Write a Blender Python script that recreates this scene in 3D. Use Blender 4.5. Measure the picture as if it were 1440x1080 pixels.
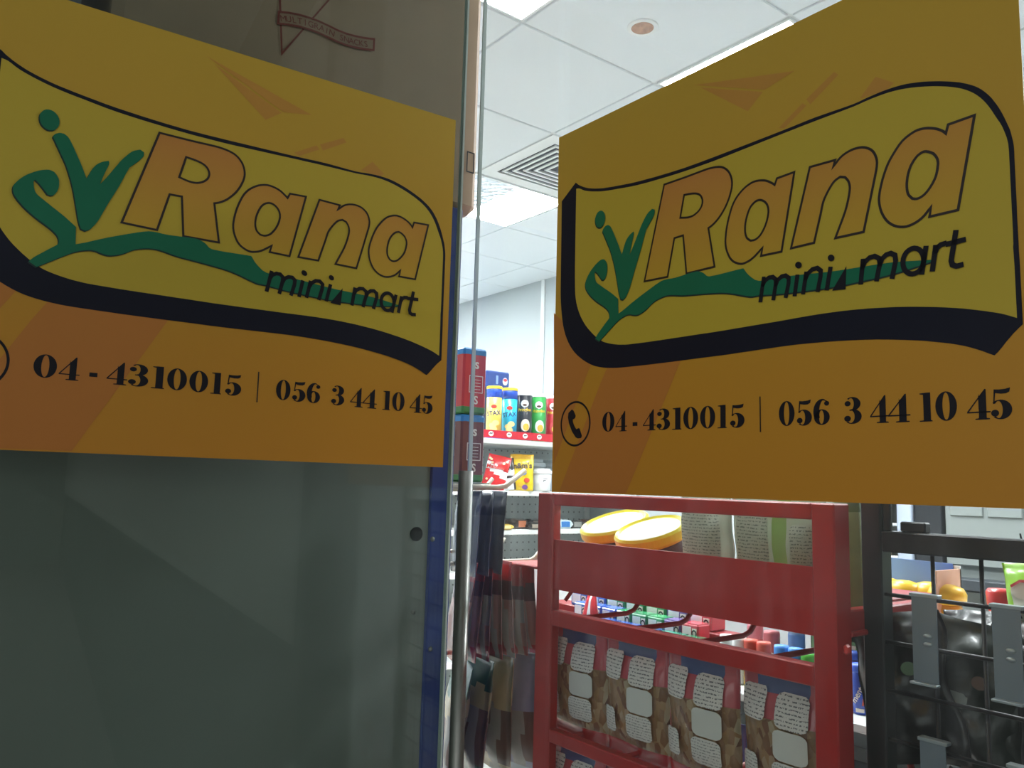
import bpy, math, random
from math import sin, cos, pi, radians, sqrt
from mathutils import Vector, Matrix
from mathutils.geometry import tessellate_polygon

# ---------------------------------------------------------------- scene frame
# metres; X runs along the right-hand glass (away from its corner), Y runs into
# the shop, Z is up.  The photographer stands at the origin, outside.
for o in list(bpy.data.objects):
    bpy.data.objects.remove(o)
sc = bpy.context.scene
COL = sc.collection
EYE = Vector((0, 0, 1.5))
CR = Vector((0.60971, 0.79216, 0.02725)); CU = Vector((0.08089, -0.09638, 0.99205)); CF = Vector((-0.78849, 0.60266, 0.12284))
FPX = 1150.0
cam_d = bpy.data.cameras.new('camera'); cam = bpy.data.objects.new('camera', cam_d); COL.objects.link(cam)
cam_d.sensor_width = 36; cam_d.lens = 36 * FPX / 1440; cam_d.clip_start = 0.02; cam_d.clip_end = 100
m = Matrix.Identity(4)
for i in range(3):
    m[i][0] = CR[i]; m[i][1] = CU[i]; m[i][2] = -CF[i]; m[i][3] = EYE[i]
cam.matrix_world = m
sc.camera = cam

world = bpy.data.worlds.new('dusk'); sc.world = world; world.use_nodes = True
bgn = world.node_tree.nodes['Background']
bgn.inputs[0].default_value = (0.62, 0.66, 0.64, 1); bgn.inputs[1].default_value = 1.6
sc.view_settings.view_transform = 'Standard'; sc.view_settings.look = 'None'
sc.view_settings.gamma = 1; sc.view_settings.use_curve_mapping = False
sc.view_settings.exposure = 0.0
LAMP = 62.0           # radiance of the shop's ceiling panels

CEIL = 2.98

# ---------------------------------------------------------------- helpers
def ray(px, py):
    return CF + CR * ((px - 720) / FPX) - CU * ((py - 540) / FPX)
def on_y(px, py, y):
    d = ray(px, py); return EYE + d * (y / d.y)
def on_x(px, py, x):
    d = ray(px, py); return EYE + d * (x / d.x)

def lin(c):
    return c / 12.92 if c <= 0.04045 else ((c + 0.055) / 1.055) ** 2.4
def rgb(h):
    h = h.lstrip('#'); return tuple(lin(int(h[i:i + 2], 16) / 255) for i in (0, 2, 4))

MATS = {}
def mat(name, col='#808080', rough=0.5, metal=0.0, noise=0.06, scale=30.0, bump=0.0, spec=0.5, coat=0.0):
    if name in MATS: return MATS[name]
    m = bpy.data.materials.new(name); m.use_nodes = True
    nt = m.node_tree; b = nt.nodes['Principled BSDF']
    c = rgb(col)
    b.inputs['Roughness'].default_value = rough; b.inputs['Metallic'].default_value = metal
    b.inputs['Specular IOR Level'].default_value = spec
    if coat: b.inputs['Coat Weight'].default_value = coat; b.inputs['Coat Roughness'].default_value = 0.08
    tc = nt.nodes.new('ShaderNodeTexCoord'); nz = nt.nodes.new('ShaderNodeTexNoise')
    nz.inputs['Scale'].default_value = scale; nz.inputs['Detail'].default_value = 4
    nt.links.new(tc.outputs['Object'], nz.inputs['Vector'])
    mx = nt.nodes.new('ShaderNodeMix'); mx.data_type = 'RGBA'
    mx.inputs[6].default_value = tuple(max(0, x * (1 - 1.6 * noise)) for x in c) + (1,)
    mx.inputs[7].default_value = tuple(min(1, x * (1 + 1.6 * noise) + 0.004 * noise) for x in c) + (1,)
    nt.links.new(nz.outputs['Fac'], mx.inputs[0]); nt.links.new(mx.outputs[2], b.inputs['Base Color'])
    if bump:
        bp = nt.nodes.new('ShaderNodeBump'); bp.inputs['Strength'].default_value = bump; bp.inputs['Distance'].default_value = 0.002
        nt.links.new(nz.outputs['Fac'], bp.inputs['Height']); nt.links.new(bp.outputs['Normal'], b.inputs['Normal'])
    MATS[name] = m
    return m

def grad(name, stops, axis, lo, hi, rough=0.4, spec=0.5):
    """printed colour gradient along an object axis"""
    if name in MATS: return MATS[name]
    m = bpy.data.materials.new(name); m.use_nodes = True; nt = m.node_tree; b = nt.nodes['Principled BSDF']
    b.inputs['Roughness'].default_value = rough; b.inputs['Specular IOR Level'].default_value = spec
    tc = nt.nodes.new('ShaderNodeTexCoord'); sp = nt.nodes.new('ShaderNodeSeparateXYZ'); mr = nt.nodes.new('ShaderNodeMapRange')
    mr.inputs[1].default_value = lo; mr.inputs[2].default_value = hi
    rp = nt.nodes.new('ShaderNodeValToRGB')
    nt.links.new(tc.outputs['Object'], sp.inputs[0]); nt.links.new(sp.outputs[axis], mr.inputs[0])
    nt.links.new(mr.outputs[0], rp.inputs[0]); nt.links.new(rp.outputs[0], b.inputs['Base Color'])
    e = rp.color_ramp.elements
    e[0].position = stops[0][0]; e[0].color = rgb(stops[0][1]) + (1,)
    e[1].position = stops[-1][0]; e[1].color = rgb(stops[-1][1]) + (1,)
    for p, c in stops[1:-1]:
        k = e.new(p); k.color = rgb(c) + (1,)
    MATS[name] = m
    return m

def emit(name, strength, col=(1, 1, 1)):
    if name in MATS: return MATS[name]
    m = bpy.data.materials.new(name); m.use_nodes = True; nt = m.node_tree
    nt.nodes.remove(nt.nodes['Principled BSDF'])
    e = nt.nodes.new('ShaderNodeEmission'); e.inputs[0].default_value = (*col, 1); e.inputs[1].default_value = strength
    nt.links.new(e.outputs[0], nt.nodes['Material Output'].inputs[0]); MATS[name] = m
    return m

def glass(name, tint, dust=0.0, rough=0.0):
    """window pane: Fresnel mirror over a tinted clear body, a little dust and smearing"""
    if name in MATS: return MATS[name]
    m = bpy.data.materials.new(name); m.use_nodes = True; nt = m.node_tree
    nt.nodes.remove(nt.nodes['Principled BSDF']); out = nt.nodes['Material Output']
    tr = nt.nodes.new('ShaderNodeBsdfTransparent'); tr.inputs[0].default_value = (*tint, 1)
    gl = nt.nodes.new('ShaderNodeBsdfGlossy'); gl.inputs['Roughness'].default_value = rough
    fr = nt.nodes.new('ShaderNodeFresnel'); fr.inputs[0].default_value = 1.45
    mx = nt.nodes.new('ShaderNodeMixShader')
    # seen from inside the slab the same mirror applies: use the facing-independent fresnel of an outward ray
    geo = nt.nodes.new('ShaderNodeNewGeometry')
    ior = nt.nodes.new('ShaderNodeMix'); ior.data_type = 'FLOAT'
    ior.inputs[2].default_value = 1.45; ior.inputs[3].default_value = 1 / 1.45
    nt.links.new(geo.outputs['Backfacing'], ior.inputs[0]); nt.links.new(ior.outputs[0], fr.inputs[0])
    nt.links.new(fr.outputs[0], mx.inputs[0]); nt.links.new(tr.outputs[0], mx.inputs[1]); nt.links.new(gl.outputs[0], mx.inputs[2])
    last = mx
    if dust:
        tc = nt.nodes.new('ShaderNodeTexCoord'); mp = nt.nodes.new('ShaderNodeMapping'); mp.inputs['Scale'].default_value = (22, 22, 3.0)
        mp.inputs['Rotation'].default_value = (0, 0.35, 0)
        nz = nt.nodes.new('ShaderNodeTexNoise'); nz.inputs['Scale'].default_value = 2.0; nz.inputs['Detail'].default_value = 8
        nt.links.new(tc.outputs['Object'], mp.inputs[0]); nt.links.new(mp.outputs[0], nz.inputs['Vector'])
        mr = nt.nodes.new('ShaderNodeMapRange'); mr.inputs[1].default_value = 0.48; mr.inputs[2].default_value = 0.75; mr.inputs[3].default_value = dust * 0.3; mr.inputs[4].default_value = dust
        nt.links.new(nz.outputs['Fac'], mr.inputs[0])
        tl = nt.nodes.new('ShaderNodeBsdfTranslucent'); tl.inputs[0].default_value = (.9, .9, .9, 1)
        m2 = nt.nodes.new('ShaderNodeMixShader'); nt.links.new(mr.outputs[0], m2.inputs[0]); nt.links.new(mx.outputs[0], m2.inputs[1]); nt.links.new(tl.outputs[0], m2.inputs[2])
        last = m2
    nt.links.new(last.outputs[0], out.inputs[0]); MATS[name] = m
    return m

def translu(m, fac):
    """let part of the light through a thin film or plastic wall"""
    nt = m.node_tree; b = nt.nodes['Principled BSDF']
    if nt.nodes.get('thin'): return m
    t = nt.nodes.new('ShaderNodeBsdfTranslucent'); t.name = 'thin'
    src = b.inputs['Base Color']
    if src.is_linked: nt.links.new(src.links[0].from_socket, t.inputs[0])
    else: t.inputs[0].default_value = src.default_value
    mx = nt.nodes.new('ShaderNodeMixShader'); mx.inputs[0].default_value = fac
    nt.links.new(b.outputs[0], mx.inputs[1]); nt.links.new(t.outputs[0], mx.inputs[2]); nt.links.new(mx.outputs[0], nt.nodes['Material Output'].inputs[0])
    return m

# ---- mesh building
class MB:
    def __init__(s): s.v = []; s.f = []; s.mi = []
    def add(s, vs, fs, mi=0):
        n = len(s.v); s.v += [tuple(v) for v in vs]; s.f += [tuple(i + n for i in f) for f in fs]; s.mi += [mi] * len(fs); return s
    def box(s, x0, x1, y0, y1, z0, z1, mi=0, bev=0.0):
        if bev <= 0:
            vs = [(x, y, z) for z in (z0, z1) for y in (y0, y1) for x in (x0, x1)]
            return s.add(vs, [(0, 2, 3, 1), (4, 5, 7, 6), (0, 1, 5, 4), (2, 6, 7, 3), (0, 4, 6, 2), (1, 3, 7, 5)], mi)
        b = min(bev, abs(x1 - x0) * .45, abs(y1 - y0) * .45, abs(z1 - z0) * .45)
        cx, cy, cz = (x0 + x1) / 2, (y0 + y1) / 2, (z0 + z1) / 2; hx, hy, hz = abs(x1 - x0) / 2, abs(y1 - y0) / 2, abs(z1 - z0) / 2
        vs = []; idx = {}
        for sx in (-1, 1):
            for sy in (-1, 1):
                for sz in (-1, 1):
                    for k in range(3):
                        p = [sx * (hx - b), sy * (hy - b), sz * (hz - b)]; p[k] = (sx * hx, sy * hy, sz * hz)[k]
                        idx[(sx, sy, sz, k)] = len(vs); vs.append((cx + p[0], cy + p[1], cz + p[2]))
        fs = []
        for k in range(3):
            i, j = [a for a in range(3) if a != k]
            for sg in (-1, 1):
                q = []
                for (a, c) in ((-1, -1), (1, -1), (1, 1), (-1, 1)):
                    t = [0, 0, 0]; t[k] = sg; t[i] = a; t[j] = c; q.append(idx[(*t, k)])
                if (sg > 0) == (k == 1): q.reverse()
                fs.append(q)
        for k in range(3):
            i, j = [a for a in range(3) if a != k]
            for a in (-1, 1):
                for c in (-1, 1):
                    q = []
                    for (sg, ax) in ((-1, i), (1, i), (1, j), (-1, j)):
                        t = [0, 0, 0]; t[k] = sg; t[i] = a; t[j] = c; q.append(idx[(*t, ax)])
                    fs.append(q)
        for sx in (-1, 1):
            for sy in (-1, 1):
                for sz in (-1, 1): fs.append([idx[(sx, sy, sz, k)] for k in range(3)])
        return s.add(vs, fs, mi)
    def tube(s, pts, r, n=10, mi=0, cap=True):
        pts = [Vector(p) for p in pts]; rings = []; vs = []; fs = []
        up = Vector((0, 0, 1))
        for i, p in enumerate(pts):
            d = (pts[min(i + 1, len(pts) - 1)] - pts[max(i - 1, 0)]).normalized()
            a = d.cross(up if abs(d.z) < .95 else Vector((1, 0, 0))).normalized(); b = d.cross(a)
            rr = r[i] if isinstance(r, (list, tuple)) else r
            for k in range(n):
                t = 2 * pi * k / n; vs.append(p + a * (rr * cos(t)) + b * (rr * sin(t)))
        for i in range(len(pts) - 1):
            for k in range(n):
                fs.append((i * n + k, i * n + (k + 1) % n, (i + 1) * n + (k + 1) % n, (i + 1) * n + k))
        if cap: fs += [tuple(range(n - 1, -1, -1)), tuple(range((len(pts) - 1) * n, len(pts) * n))]
        return s.add(vs, fs, mi)
    def lathe(s, prof, n=24, c=(0, 0, 0), mi=0, mifn=None, sx=1.0, sy=1.0):
        vs = []; 
        for (r, z) in prof:
            for k in range(n):
                t = 2 * pi * k / n; vs.append((c[0] + sx * r * cos(t), c[1] + sy * r * sin(t), c[2] + z))
        for i in range(len(prof) - 1):
            fs = [(i * n + k, i * n + (k + 1) % n, (i + 1) * n + (k + 1) % n, (i + 1) * n + k) for k in range(n)]
            if i == 0: base = len(s.v); s.v += [tuple(v) for v in vs]
            s.f += [tuple(q + base for q in f) for f in fs]; s.mi += [mifn(i) if mifn else mi] * n
        s.f += [tuple(base + k for k in range(n - 1, -1, -1)), tuple(base + (len(prof) - 1) * n + k for k in range(n))]
        s.mi += [mifn(0) if mifn else mi, mifn(len(prof) - 2) if mifn else mi]
        return s
    def slab(s, polys, fn, th=0.0, mi=0):
        """flat 2-D polygon (first outline, then holes) mapped by fn(u,v,w); th = thickness"""
        flat = [p for P in polys for p in P]
        tri = tessellate_polygon([[Vector((p[0], p[1], 0)) for p in P] for P in polys])
        n = len(flat)
        def ok(t):
            a, b, c = (flat[i] for i in t); return (b[0] - a[0]) * (c[1] - a[1]) - (b[1] - a[1]) * (c[0] - a[0])
        tr = [t if ok(t) > 0 else (t[0], t[2], t[1]) for t in tri]
        vs = [fn(p[0], p[1], 0) for p in flat]; fs = [tuple(t) for t in tr]
        if th:
            vs += [fn(p[0], p[1], th) for p in flat]; fs += [(t[0] + n, t[2] + n, t[1] + n) for t in tr]
            o = 0
            for P in polys:
                k = len(P)
                for i in range(k): fs.append((o + i, o + i + n, o + (i + 1) % k + n, o + (i + 1) % k))
                o += k
        return s.add(vs, fs, mi)
    def disc(s, cx, cy, rx, ry, fn, n=24, rings=4, mi=0):
        """elliptical patch with inner rings, so that it follows a curved surface"""
        vs = [fn(cx, cy, 0)]; fs = []
        for k in range(1, rings + 1):
            for i in range(n): vs.append(fn(cx + rx * k / rings * cos(2 * pi * i / n), cy + ry * k / rings * sin(2 * pi * i / n), 0))
        for i in range(n):
            j = (i + 1) % n; fs.append((0, 1 + i, 1 + j))
            for k in range(rings - 1): a = 1 + k * n; fs.append((a + i, a + n + i, a + n + j, a + j))
        return s.add(vs, fs, mi)
    def ribbon(s, pts, w, fn, closed=False, mi=0):
        P = [Vector((p[0], p[1])) for p in pts]; n = len(P); L = []; Rr = []
        for i in range(n):
            a = P[i] - P[i - 1] if (i > 0 or closed) else P[1] - P[0]
            b = P[(i + 1) % n] - P[i] if (i < n - 1 or closed) else a
            if a.length < 1e-9: a = b
            if b.length < 1e-9: b = a
            a = a.normalized(); b = b.normalized(); t = a + b
            if t.length < .3: t = a
            t = t.normalized(); nn = Vector((-t.y, t.x)); k = min(2.2, 1 / max(.35, nn.dot(Vector((-a.y, a.x)))))
            L.append(P[i] + nn * (w / 2 * k)); Rr.append(P[i] - nn * (w / 2 * k))
        vs = [fn(p.x, p.y, 0) for p in L] + [fn(p.x, p.y, 0) for p in Rr]; fs = []
        for i in range(n if closed else n - 1):
            j = (i + 1) % n; fs.append((n + i, n + j, j, i))
        return s.add(vs, fs, mi)
    def build(s, name, mats, parent=None, smooth=False, loc=None, rot=None):
        me = bpy.data.meshes.new(name); me.from_pydata(s.v, [], s.f)
        if not isinstance(mats, (list, tuple)): mats = [mats]
        for q in mats: me.materials.append(q)
        if len(mats) > 1: me.polygons.foreach_set('material_index', s.mi)
        if smooth: me.polygons.foreach_set('use_smooth', [True] * len(s.f))
        me.update()
        o = bpy.data.objects.new(name, me); COL.objects.link(o)
        if parent: o.parent = parent
        if loc is not None: o.location = loc
        if rot is not None: o.rotation_euler = rot
        return o

def tag(o, label=None, cat=None, group=None, kind=None):
    if label: o['label'] = label
    if cat: o['category'] = cat
    if group: o['group'] = group
    if kind: o['kind'] = kind
    return o
def empty(name, loc=(0, 0, 0), rz=0.0, rx=0.0, ry=0.0):
    o = bpy.data.objects.new(name, None); o.empty_display_size = .05; COL.objects.link(o); o.location = loc; o.rotation_euler = (rx, ry, rz); return o
def thing(name, label, cat, loc=(0, 0, 0), rz=0.0, group=None, rx=0.0, ry=0.0):
    return tag(empty(name, loc, rz, rx, ry), label, cat, group)
def copy_tree(o, parent=None):
    c = o.copy(); COL.objects.link(c); c.parent = parent
    for ch in list(o.children): copy_tree(ch, c)
    return c
def struct(o): o['kind'] = 'structure'; return o

_txt = {}
def text2d(s, bold=0.0, shear=0.0, space=1.0):
    """the built-in font as 2-D triangles, height of capitals about 0.7"""
    key = (s, bold, shear, space)
    if key in _txt: return _txt[key]
    cu = bpy.data.curves.new('t', 'FONT'); cu.body = s; cu.align_x = 'CENTER'; cu.offset = bold; cu.shear = shear; cu.space_character = space
    cu.resolution_u = 3
    ob = bpy.data.objects.new('t', cu); COL.objects.link(ob)
    bpy.context.view_layer.update()
    me = bpy.data.meshes.new_from_object(ob)
    vs = [(v.co.x, v.co.y) for v in me.vertices]; fs = [tuple(p.vertices) for p in me.polygons]
    bpy.data.objects.remove(ob); bpy.data.curves.remove(cu); bpy.data.meshes.remove(me)
    _txt[key] = (vs, fs); return _txt[key]
def letter(s, size, fn, mb=None, rot=0.0, at=(0, 0), **kw):
    mb = mb or MB(); vs, fs = text2d(s, **kw); c, d = cos(rot), sin(rot)
    return mb.add([fn(at[0] + size * (x * c - y * d), at[1] + size * (x * d + y * c), 0) for x, y in vs], fs)
def front(y, x0=0.0, z0=0.0):        # print facing the viewer at -Y
    return lambda u, v, w: (x0 + u, y + w, z0 + v)
def facex(x, y0=0.0, z0=0.0):        # print facing +X, reading along +Y
    return lambda u, v, w: (x - w, y0 + u, z0 + v)

# ---------------------------------------------------------------- common materials
m_white = mat('white_paint', '#eef1f2', .55, noise=.02)
m_wall = mat('wall_paint', '#bcc4c7', .7, noise=.02, scale=60)
m_tile = mat('ceiling_tile_board', '#eaf0f5', .9, noise=.03, scale=160)
m_tbar = mat('ceiling_grid_metal', '#d9dee2', .5, noise=.02)
m_dark = mat('dark_void', '#15181c', .8)
m_steel = mat('brushed_steel', '#8f8f8b', .36, 1.0, noise=.05, scale=90)
m_red = mat('red_powder_coat', '#a3201f', .38, noise=.10, scale=14, spec=.4)
m_black = mat('black_powder_coat', '#14161a', .42, noise=.10, scale=20)
m_wire = mat('black_wire', '#17191c', .45)
m_blue = mat('blue_enamel', '#1d3f94', .4, noise=.05)
m_grey = mat('grey_sheet_steel', '#8f9692', .5, noise=.06, scale=8)
m_clip = mat('grey_clip_metal', '#7c8893', .4, .3, noise=.05)
m_shelf = mat('shelf_white_enamel', '#e6e8e6', .45, noise=.02)
m_card = mat('cardboard', '#b39a83', .8, noise=.05, scale=25)
m_ink = mat('black_ink', '#1b1c22', .45)
# ================================================================ THE SETTING
XF, XR, YB, YL = -6.2, 2.6, 3.667, -1.6            # far wall, right wall, back wall, left wall
GY = 0.6486                                        # plane of the right-hand glass
GX0, GX1 = -0.945, -0.15                            # its two ends
LA = radians(86.33)                                # heading of the left-hand glass
L0 = Vector((-0.8906, 0.0191, 1.5196))             # lower left corner of the left sticker
LD = Vector((cos(LA), sin(LA), 0)); LN = Vector((sin(LA), -cos(LA), 0))   # along the glass, and out towards the street

def floor_mat():
    m = mat('floor_tiles', '#b9b2a6', .35, noise=.05, scale=6)
    return m
struct(MB().box(XF, XR, YL, YB, -.1, 0).build('floor', floor_mat()))
struct(MB().box(-.93, 14.1, -9, .64, -.12, .004).build('pavement', mat('paving', '#8d8a84', .85, noise=.1, scale=9)))
struct(MB().box(XF, XR, YB, YB + .15, 0, CEIL + .1).build('wall_back', m_wall))
# a raised seam in the back wall
tr = struct(MB().box(-4.47, -4.43, YB - .012, YB, 0, CEIL, bev=.004).build('trim_1', m_white))
struct(MB().box(XF - .15, XF, YL, YB, 0, CEIL + .1).build('wall_far', m_wall))
struct(MB().box(XR, XR + .15, GY, YB, 0, CEIL + .1).build('wall_right', m_wall))
struct(MB().box(XF, -.95, YL - .15, YL, 0, CEIL + .1).build('wall_left', m_wall))
m_out = mat('dark_stone_cladding', '#4a4b49', .5, noise=.15, scale=5)
wf = struct(MB().box(GX1 + .06, 14, GY - .03, GY + .08, 0, 4.2).box(GX0 - .06, GX1 + .06, GY - .05, GY + .08, 2.62, 4.2).build('wall_front', m_out))
MB().box(GX1 + .06, 13.9, GY - .05, GY - .03, 1.165, 2.62).build('white_window_film', mat('white_window_film', '#c9cbc6', .45, noise=.06, scale=4), wf)
MB().box(GX1, GX1 + .06, GY - .05, GY + .05, 0, 2.62).build('door_jamb', mat('dark_aluminium', '#33363a', .4), wf)
struct(MB().box(-1.02, -.88, YL - .15, -.62, 0, 4.2).box(-1.02, -.88, -.62, GY - .05, 2.62, 4.2).build('wall_side', m_out))
struct(MB().box(13.88, 14.2, -9, .70, 0, 5.0).build('wall_street', mat('street_facade', '#8a8a84', .8, noise=.12, scale=2)))
# ceiling: board above a metal grid, each lay-in panel its own piece
ceil = struct(MB().box(XF, XR, YL, YB, CEIL + .02, CEIL + .1).build('ceiling', m_tbar))
TX, TY = .57, .615
TX0, TY0 = -1.39, 1.50
gx = [TX0 - TX * k for k in range(-3, 9)]; gy = [TY0 + TY * k for k in range(-1, 4)]
g = MB()
for x in gx: g.box(x - .011, x + .011, GY + .08, YB, CEIL + .002, CEIL + .02)
for y in gy: g.box(XF, .35, y - .011, y + .011, CEIL + .0025, CEIL + .02)
g.build('ceiling_grid', m_tbar, ceil)
# which cells are lamps or vents
LIGHTS = [(0, -1), (0, 1), (3, 1), (3, -1), (6, 1), (6, -1), (-3, 2)]  # cells without their own label are unseen lamps added for even light
VENT = (2, 1)
tile_me = None
for i in range(-3, 8):
    for j in range(-1, 4):
        if (i, j) in LIGHTS or (i, j) == VENT: continue
        xa, xb = TX0 - TX * (i + 1), TX0 - TX * i; ya, yb = TY0 + TY * j, TY0 + TY * (j + 1)
        yb = min(yb, YB + .004)
        c = ((xa + xb) / 2, (ya + yb) / 2, CEIL)
        w, d = (xb - xa) / 2 - .0045, (yb - ya) / 2 - .0045
        full = abs(d - (TY / 2 - .0045)) < 1e-4
        if full and tile_me:
            o = bpy.data.objects.new('ceiling_tile', tile_me); COL.objects.link(o)
        else:
            o = MB().box(-w, w, -d, d, -.004, .012, bev=.003).build('ceiling_tile', m_tile)
            if full and not tile_me: tile_me = o.data
        o.parent = ceil; o.location = c

# ---- fluorescent ceiling panels
def reflector_mat():
    m = bpy.data.materials.new('hammered_reflector'); m.use_nodes = True; nt = m.node_tree; b = nt.nodes['Principled BSDF']
    b.inputs['Metallic'].default_value = .55; b.inputs['Roughness'].default_value = .22; b.inputs['Base Color'].default_value = (.75, .82, .9, 1)
    v = nt.nodes.new('ShaderNodeTexVoronoi'); v.inputs['Scale'].default_value = 26
    tc = nt.nodes.new('ShaderNodeTexCoord'); nt.links.new(tc.outputs['Object'], v.inputs['Vector'])
    bp = nt.nodes.new('ShaderNodeBump'); bp.inputs['Strength'].default_value = .9; bp.inputs['Distance'].default_value = .02
    nt.links.new(v.outputs['Distance'], bp.inputs['Height']); nt.links.new(bp.outputs[0], b.inputs['Normal'])
    return m
m_refl = reflector_mat(); m_lamp = emit('fluorescent_diffuser', LAMP, (.94, .98, 1.0))
LLAB = {(0, -1): 'square fluorescent ceiling panel at the top edge above the cardboard box', (0, 1): 'fluorescent ceiling panel showing as a slanted strip above the right sticker',
        (3, 1): 'fluorescent ceiling panel beyond the air vent, its lower half a hammered reflector'}
for (i, j) in LIGHTS:
    xa, xb = TX0 - TX * (i + 1), TX0 - TX * i; ya, yb = TY0 + TY * j, TY0 + TY * (j + 1)
    t = thing('ceiling_light', LLAB.get((i, j), 'square fluorescent ceiling panel added out of sight to even out the shop light'), 'ceiling light', ((xa + xb) / 2, (ya + yb) / 2, CEIL), group='square ceiling panels')
    w, d = TX / 2 - .008, TY / 2 - .008
    f = MB()
    fr = .009
    for a in ((-w, w, -d, -d + fr), (-w, w, d - fr, d), (-w, -w + fr, -d + fr, d - fr), (w - fr, w, -d + fr, d - fr)): f.box(*a, -.006, .015)
    f.build('frame', m_white, t)
    ysplit = -d + fr if (i, j) != (3, 1) else -d + .30
    MB().box(-w + fr, w - fr, ysplit, d - fr, -.001, .012).build('diffuser', m_lamp, t)
    if (i, j) == (3, 1): MB().box(-w + fr, w - fr, -d + fr, ysplit - .004, .0, .012).build('reflector', m_refl, t)
# ---- four-way air vent
xa, xb = TX0 - TX * (VENT[0] + 1), TX0 - TX * VENT[0]; ya, yb = TY0 + TY * VENT[1], TY0 + TY * (VENT[1] + 1)
t = thing('air_vent', 'white square air conditioning vent with concentric dark slots in the ceiling', 'vent', ((xa + xb) / 2, (ya + yb) / 2, CEIL))
MB().box(-TX / 2 + .008, TX / 2 - .008, -TY / 2 + .008, TY / 2 - .008, .012, .018).build('plenum', mat('vent_shadow', '#4d5560', .8), t)
for k in range(7):
    h = TX / 2 - .008 - k * .036; hy = h + (TY - TX) / 2
    wd = .065 if k == 0 else .013
    if k: h -= .045; hy -= .045
    if h - wd < .01: break
    q = MB(); 
    for a in ((-h, h, -hy, -hy + wd), (-h, h, hy - wd, hy), (-h, -h + wd, -hy + wd, hy - wd), (h - wd, h, -hy + wd, hy - wd)): q.box(*a, -.004, .002)
    q.build('vane', m_white, t)
# ---- recessed downlight
t = thing('downlight', 'small round recessed downlight with a coppery reflector in the ceiling', 'downlight', (-1.728, 1.81, CEIL - .004))
MB().lathe([(.036, -.004), (.046, -.005), (.05, -.002), (.05, .0005)], 28).build('trim_ring', m_white, t, True)
MB().lathe([(.036, -.0045), (.03, -.004), (.012, -.002), (.002, -.001)], 28).build('bulb_reflector', mat('coppery_reflector', '#b98f78', .25, .8, noise=.5, scale=60), t)

# ---- glass
m_gl_r = glass('clear_door_glass', (.97, .985, .98), dust=.014)
m_gl_l = glass('smoked_window_glass', (.82, .855, .835), dust=.012)
m_edge = mat('polished_glass_edge', '#c3cfcc', .25, noise=.02, coat=.5)
dr = struct(empty('door_1', (GX0, GY, .02)))
MB().box(.002, GX1 - GX0, .0, .006, 0, 2.58).build('glass_pane', m_gl_r, dr)
MB().box(0, .002, .0, .006, 0, 2.58).build('polished_edge', m_edge, dr)
# tubular pull handle on the street side, close to the free edge
hp = on_y(654, 700, .605)
hb = MB(); zt = 1.523 - .02; hx = hp.x - GX0; hy = .605 - GY
hb.tube([(hx, hy, zt - 1.15), (hx, hy, zt - .006), ], .0095, 20)
hb.build('pull_handle', m_steel, dr, True)
for zz in (zt - .55, zt - 1.08): MB().tube([(hx, hy + .008, zz), (hx, -.002, zz)], .007, 14).build('handle_mount', m_steel, dr, True)
wn = struct(empty('window_1', (L0.x, L0.y, .02), LA))
MB().box(-.62, .545, .001, .009, 0, 2.58).build('glass_pane', m_gl_l, wn)
MB().box(.545, .5475, .001, .009, 0, 2.58).build('polished_edge', m_edge, wn)

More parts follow.
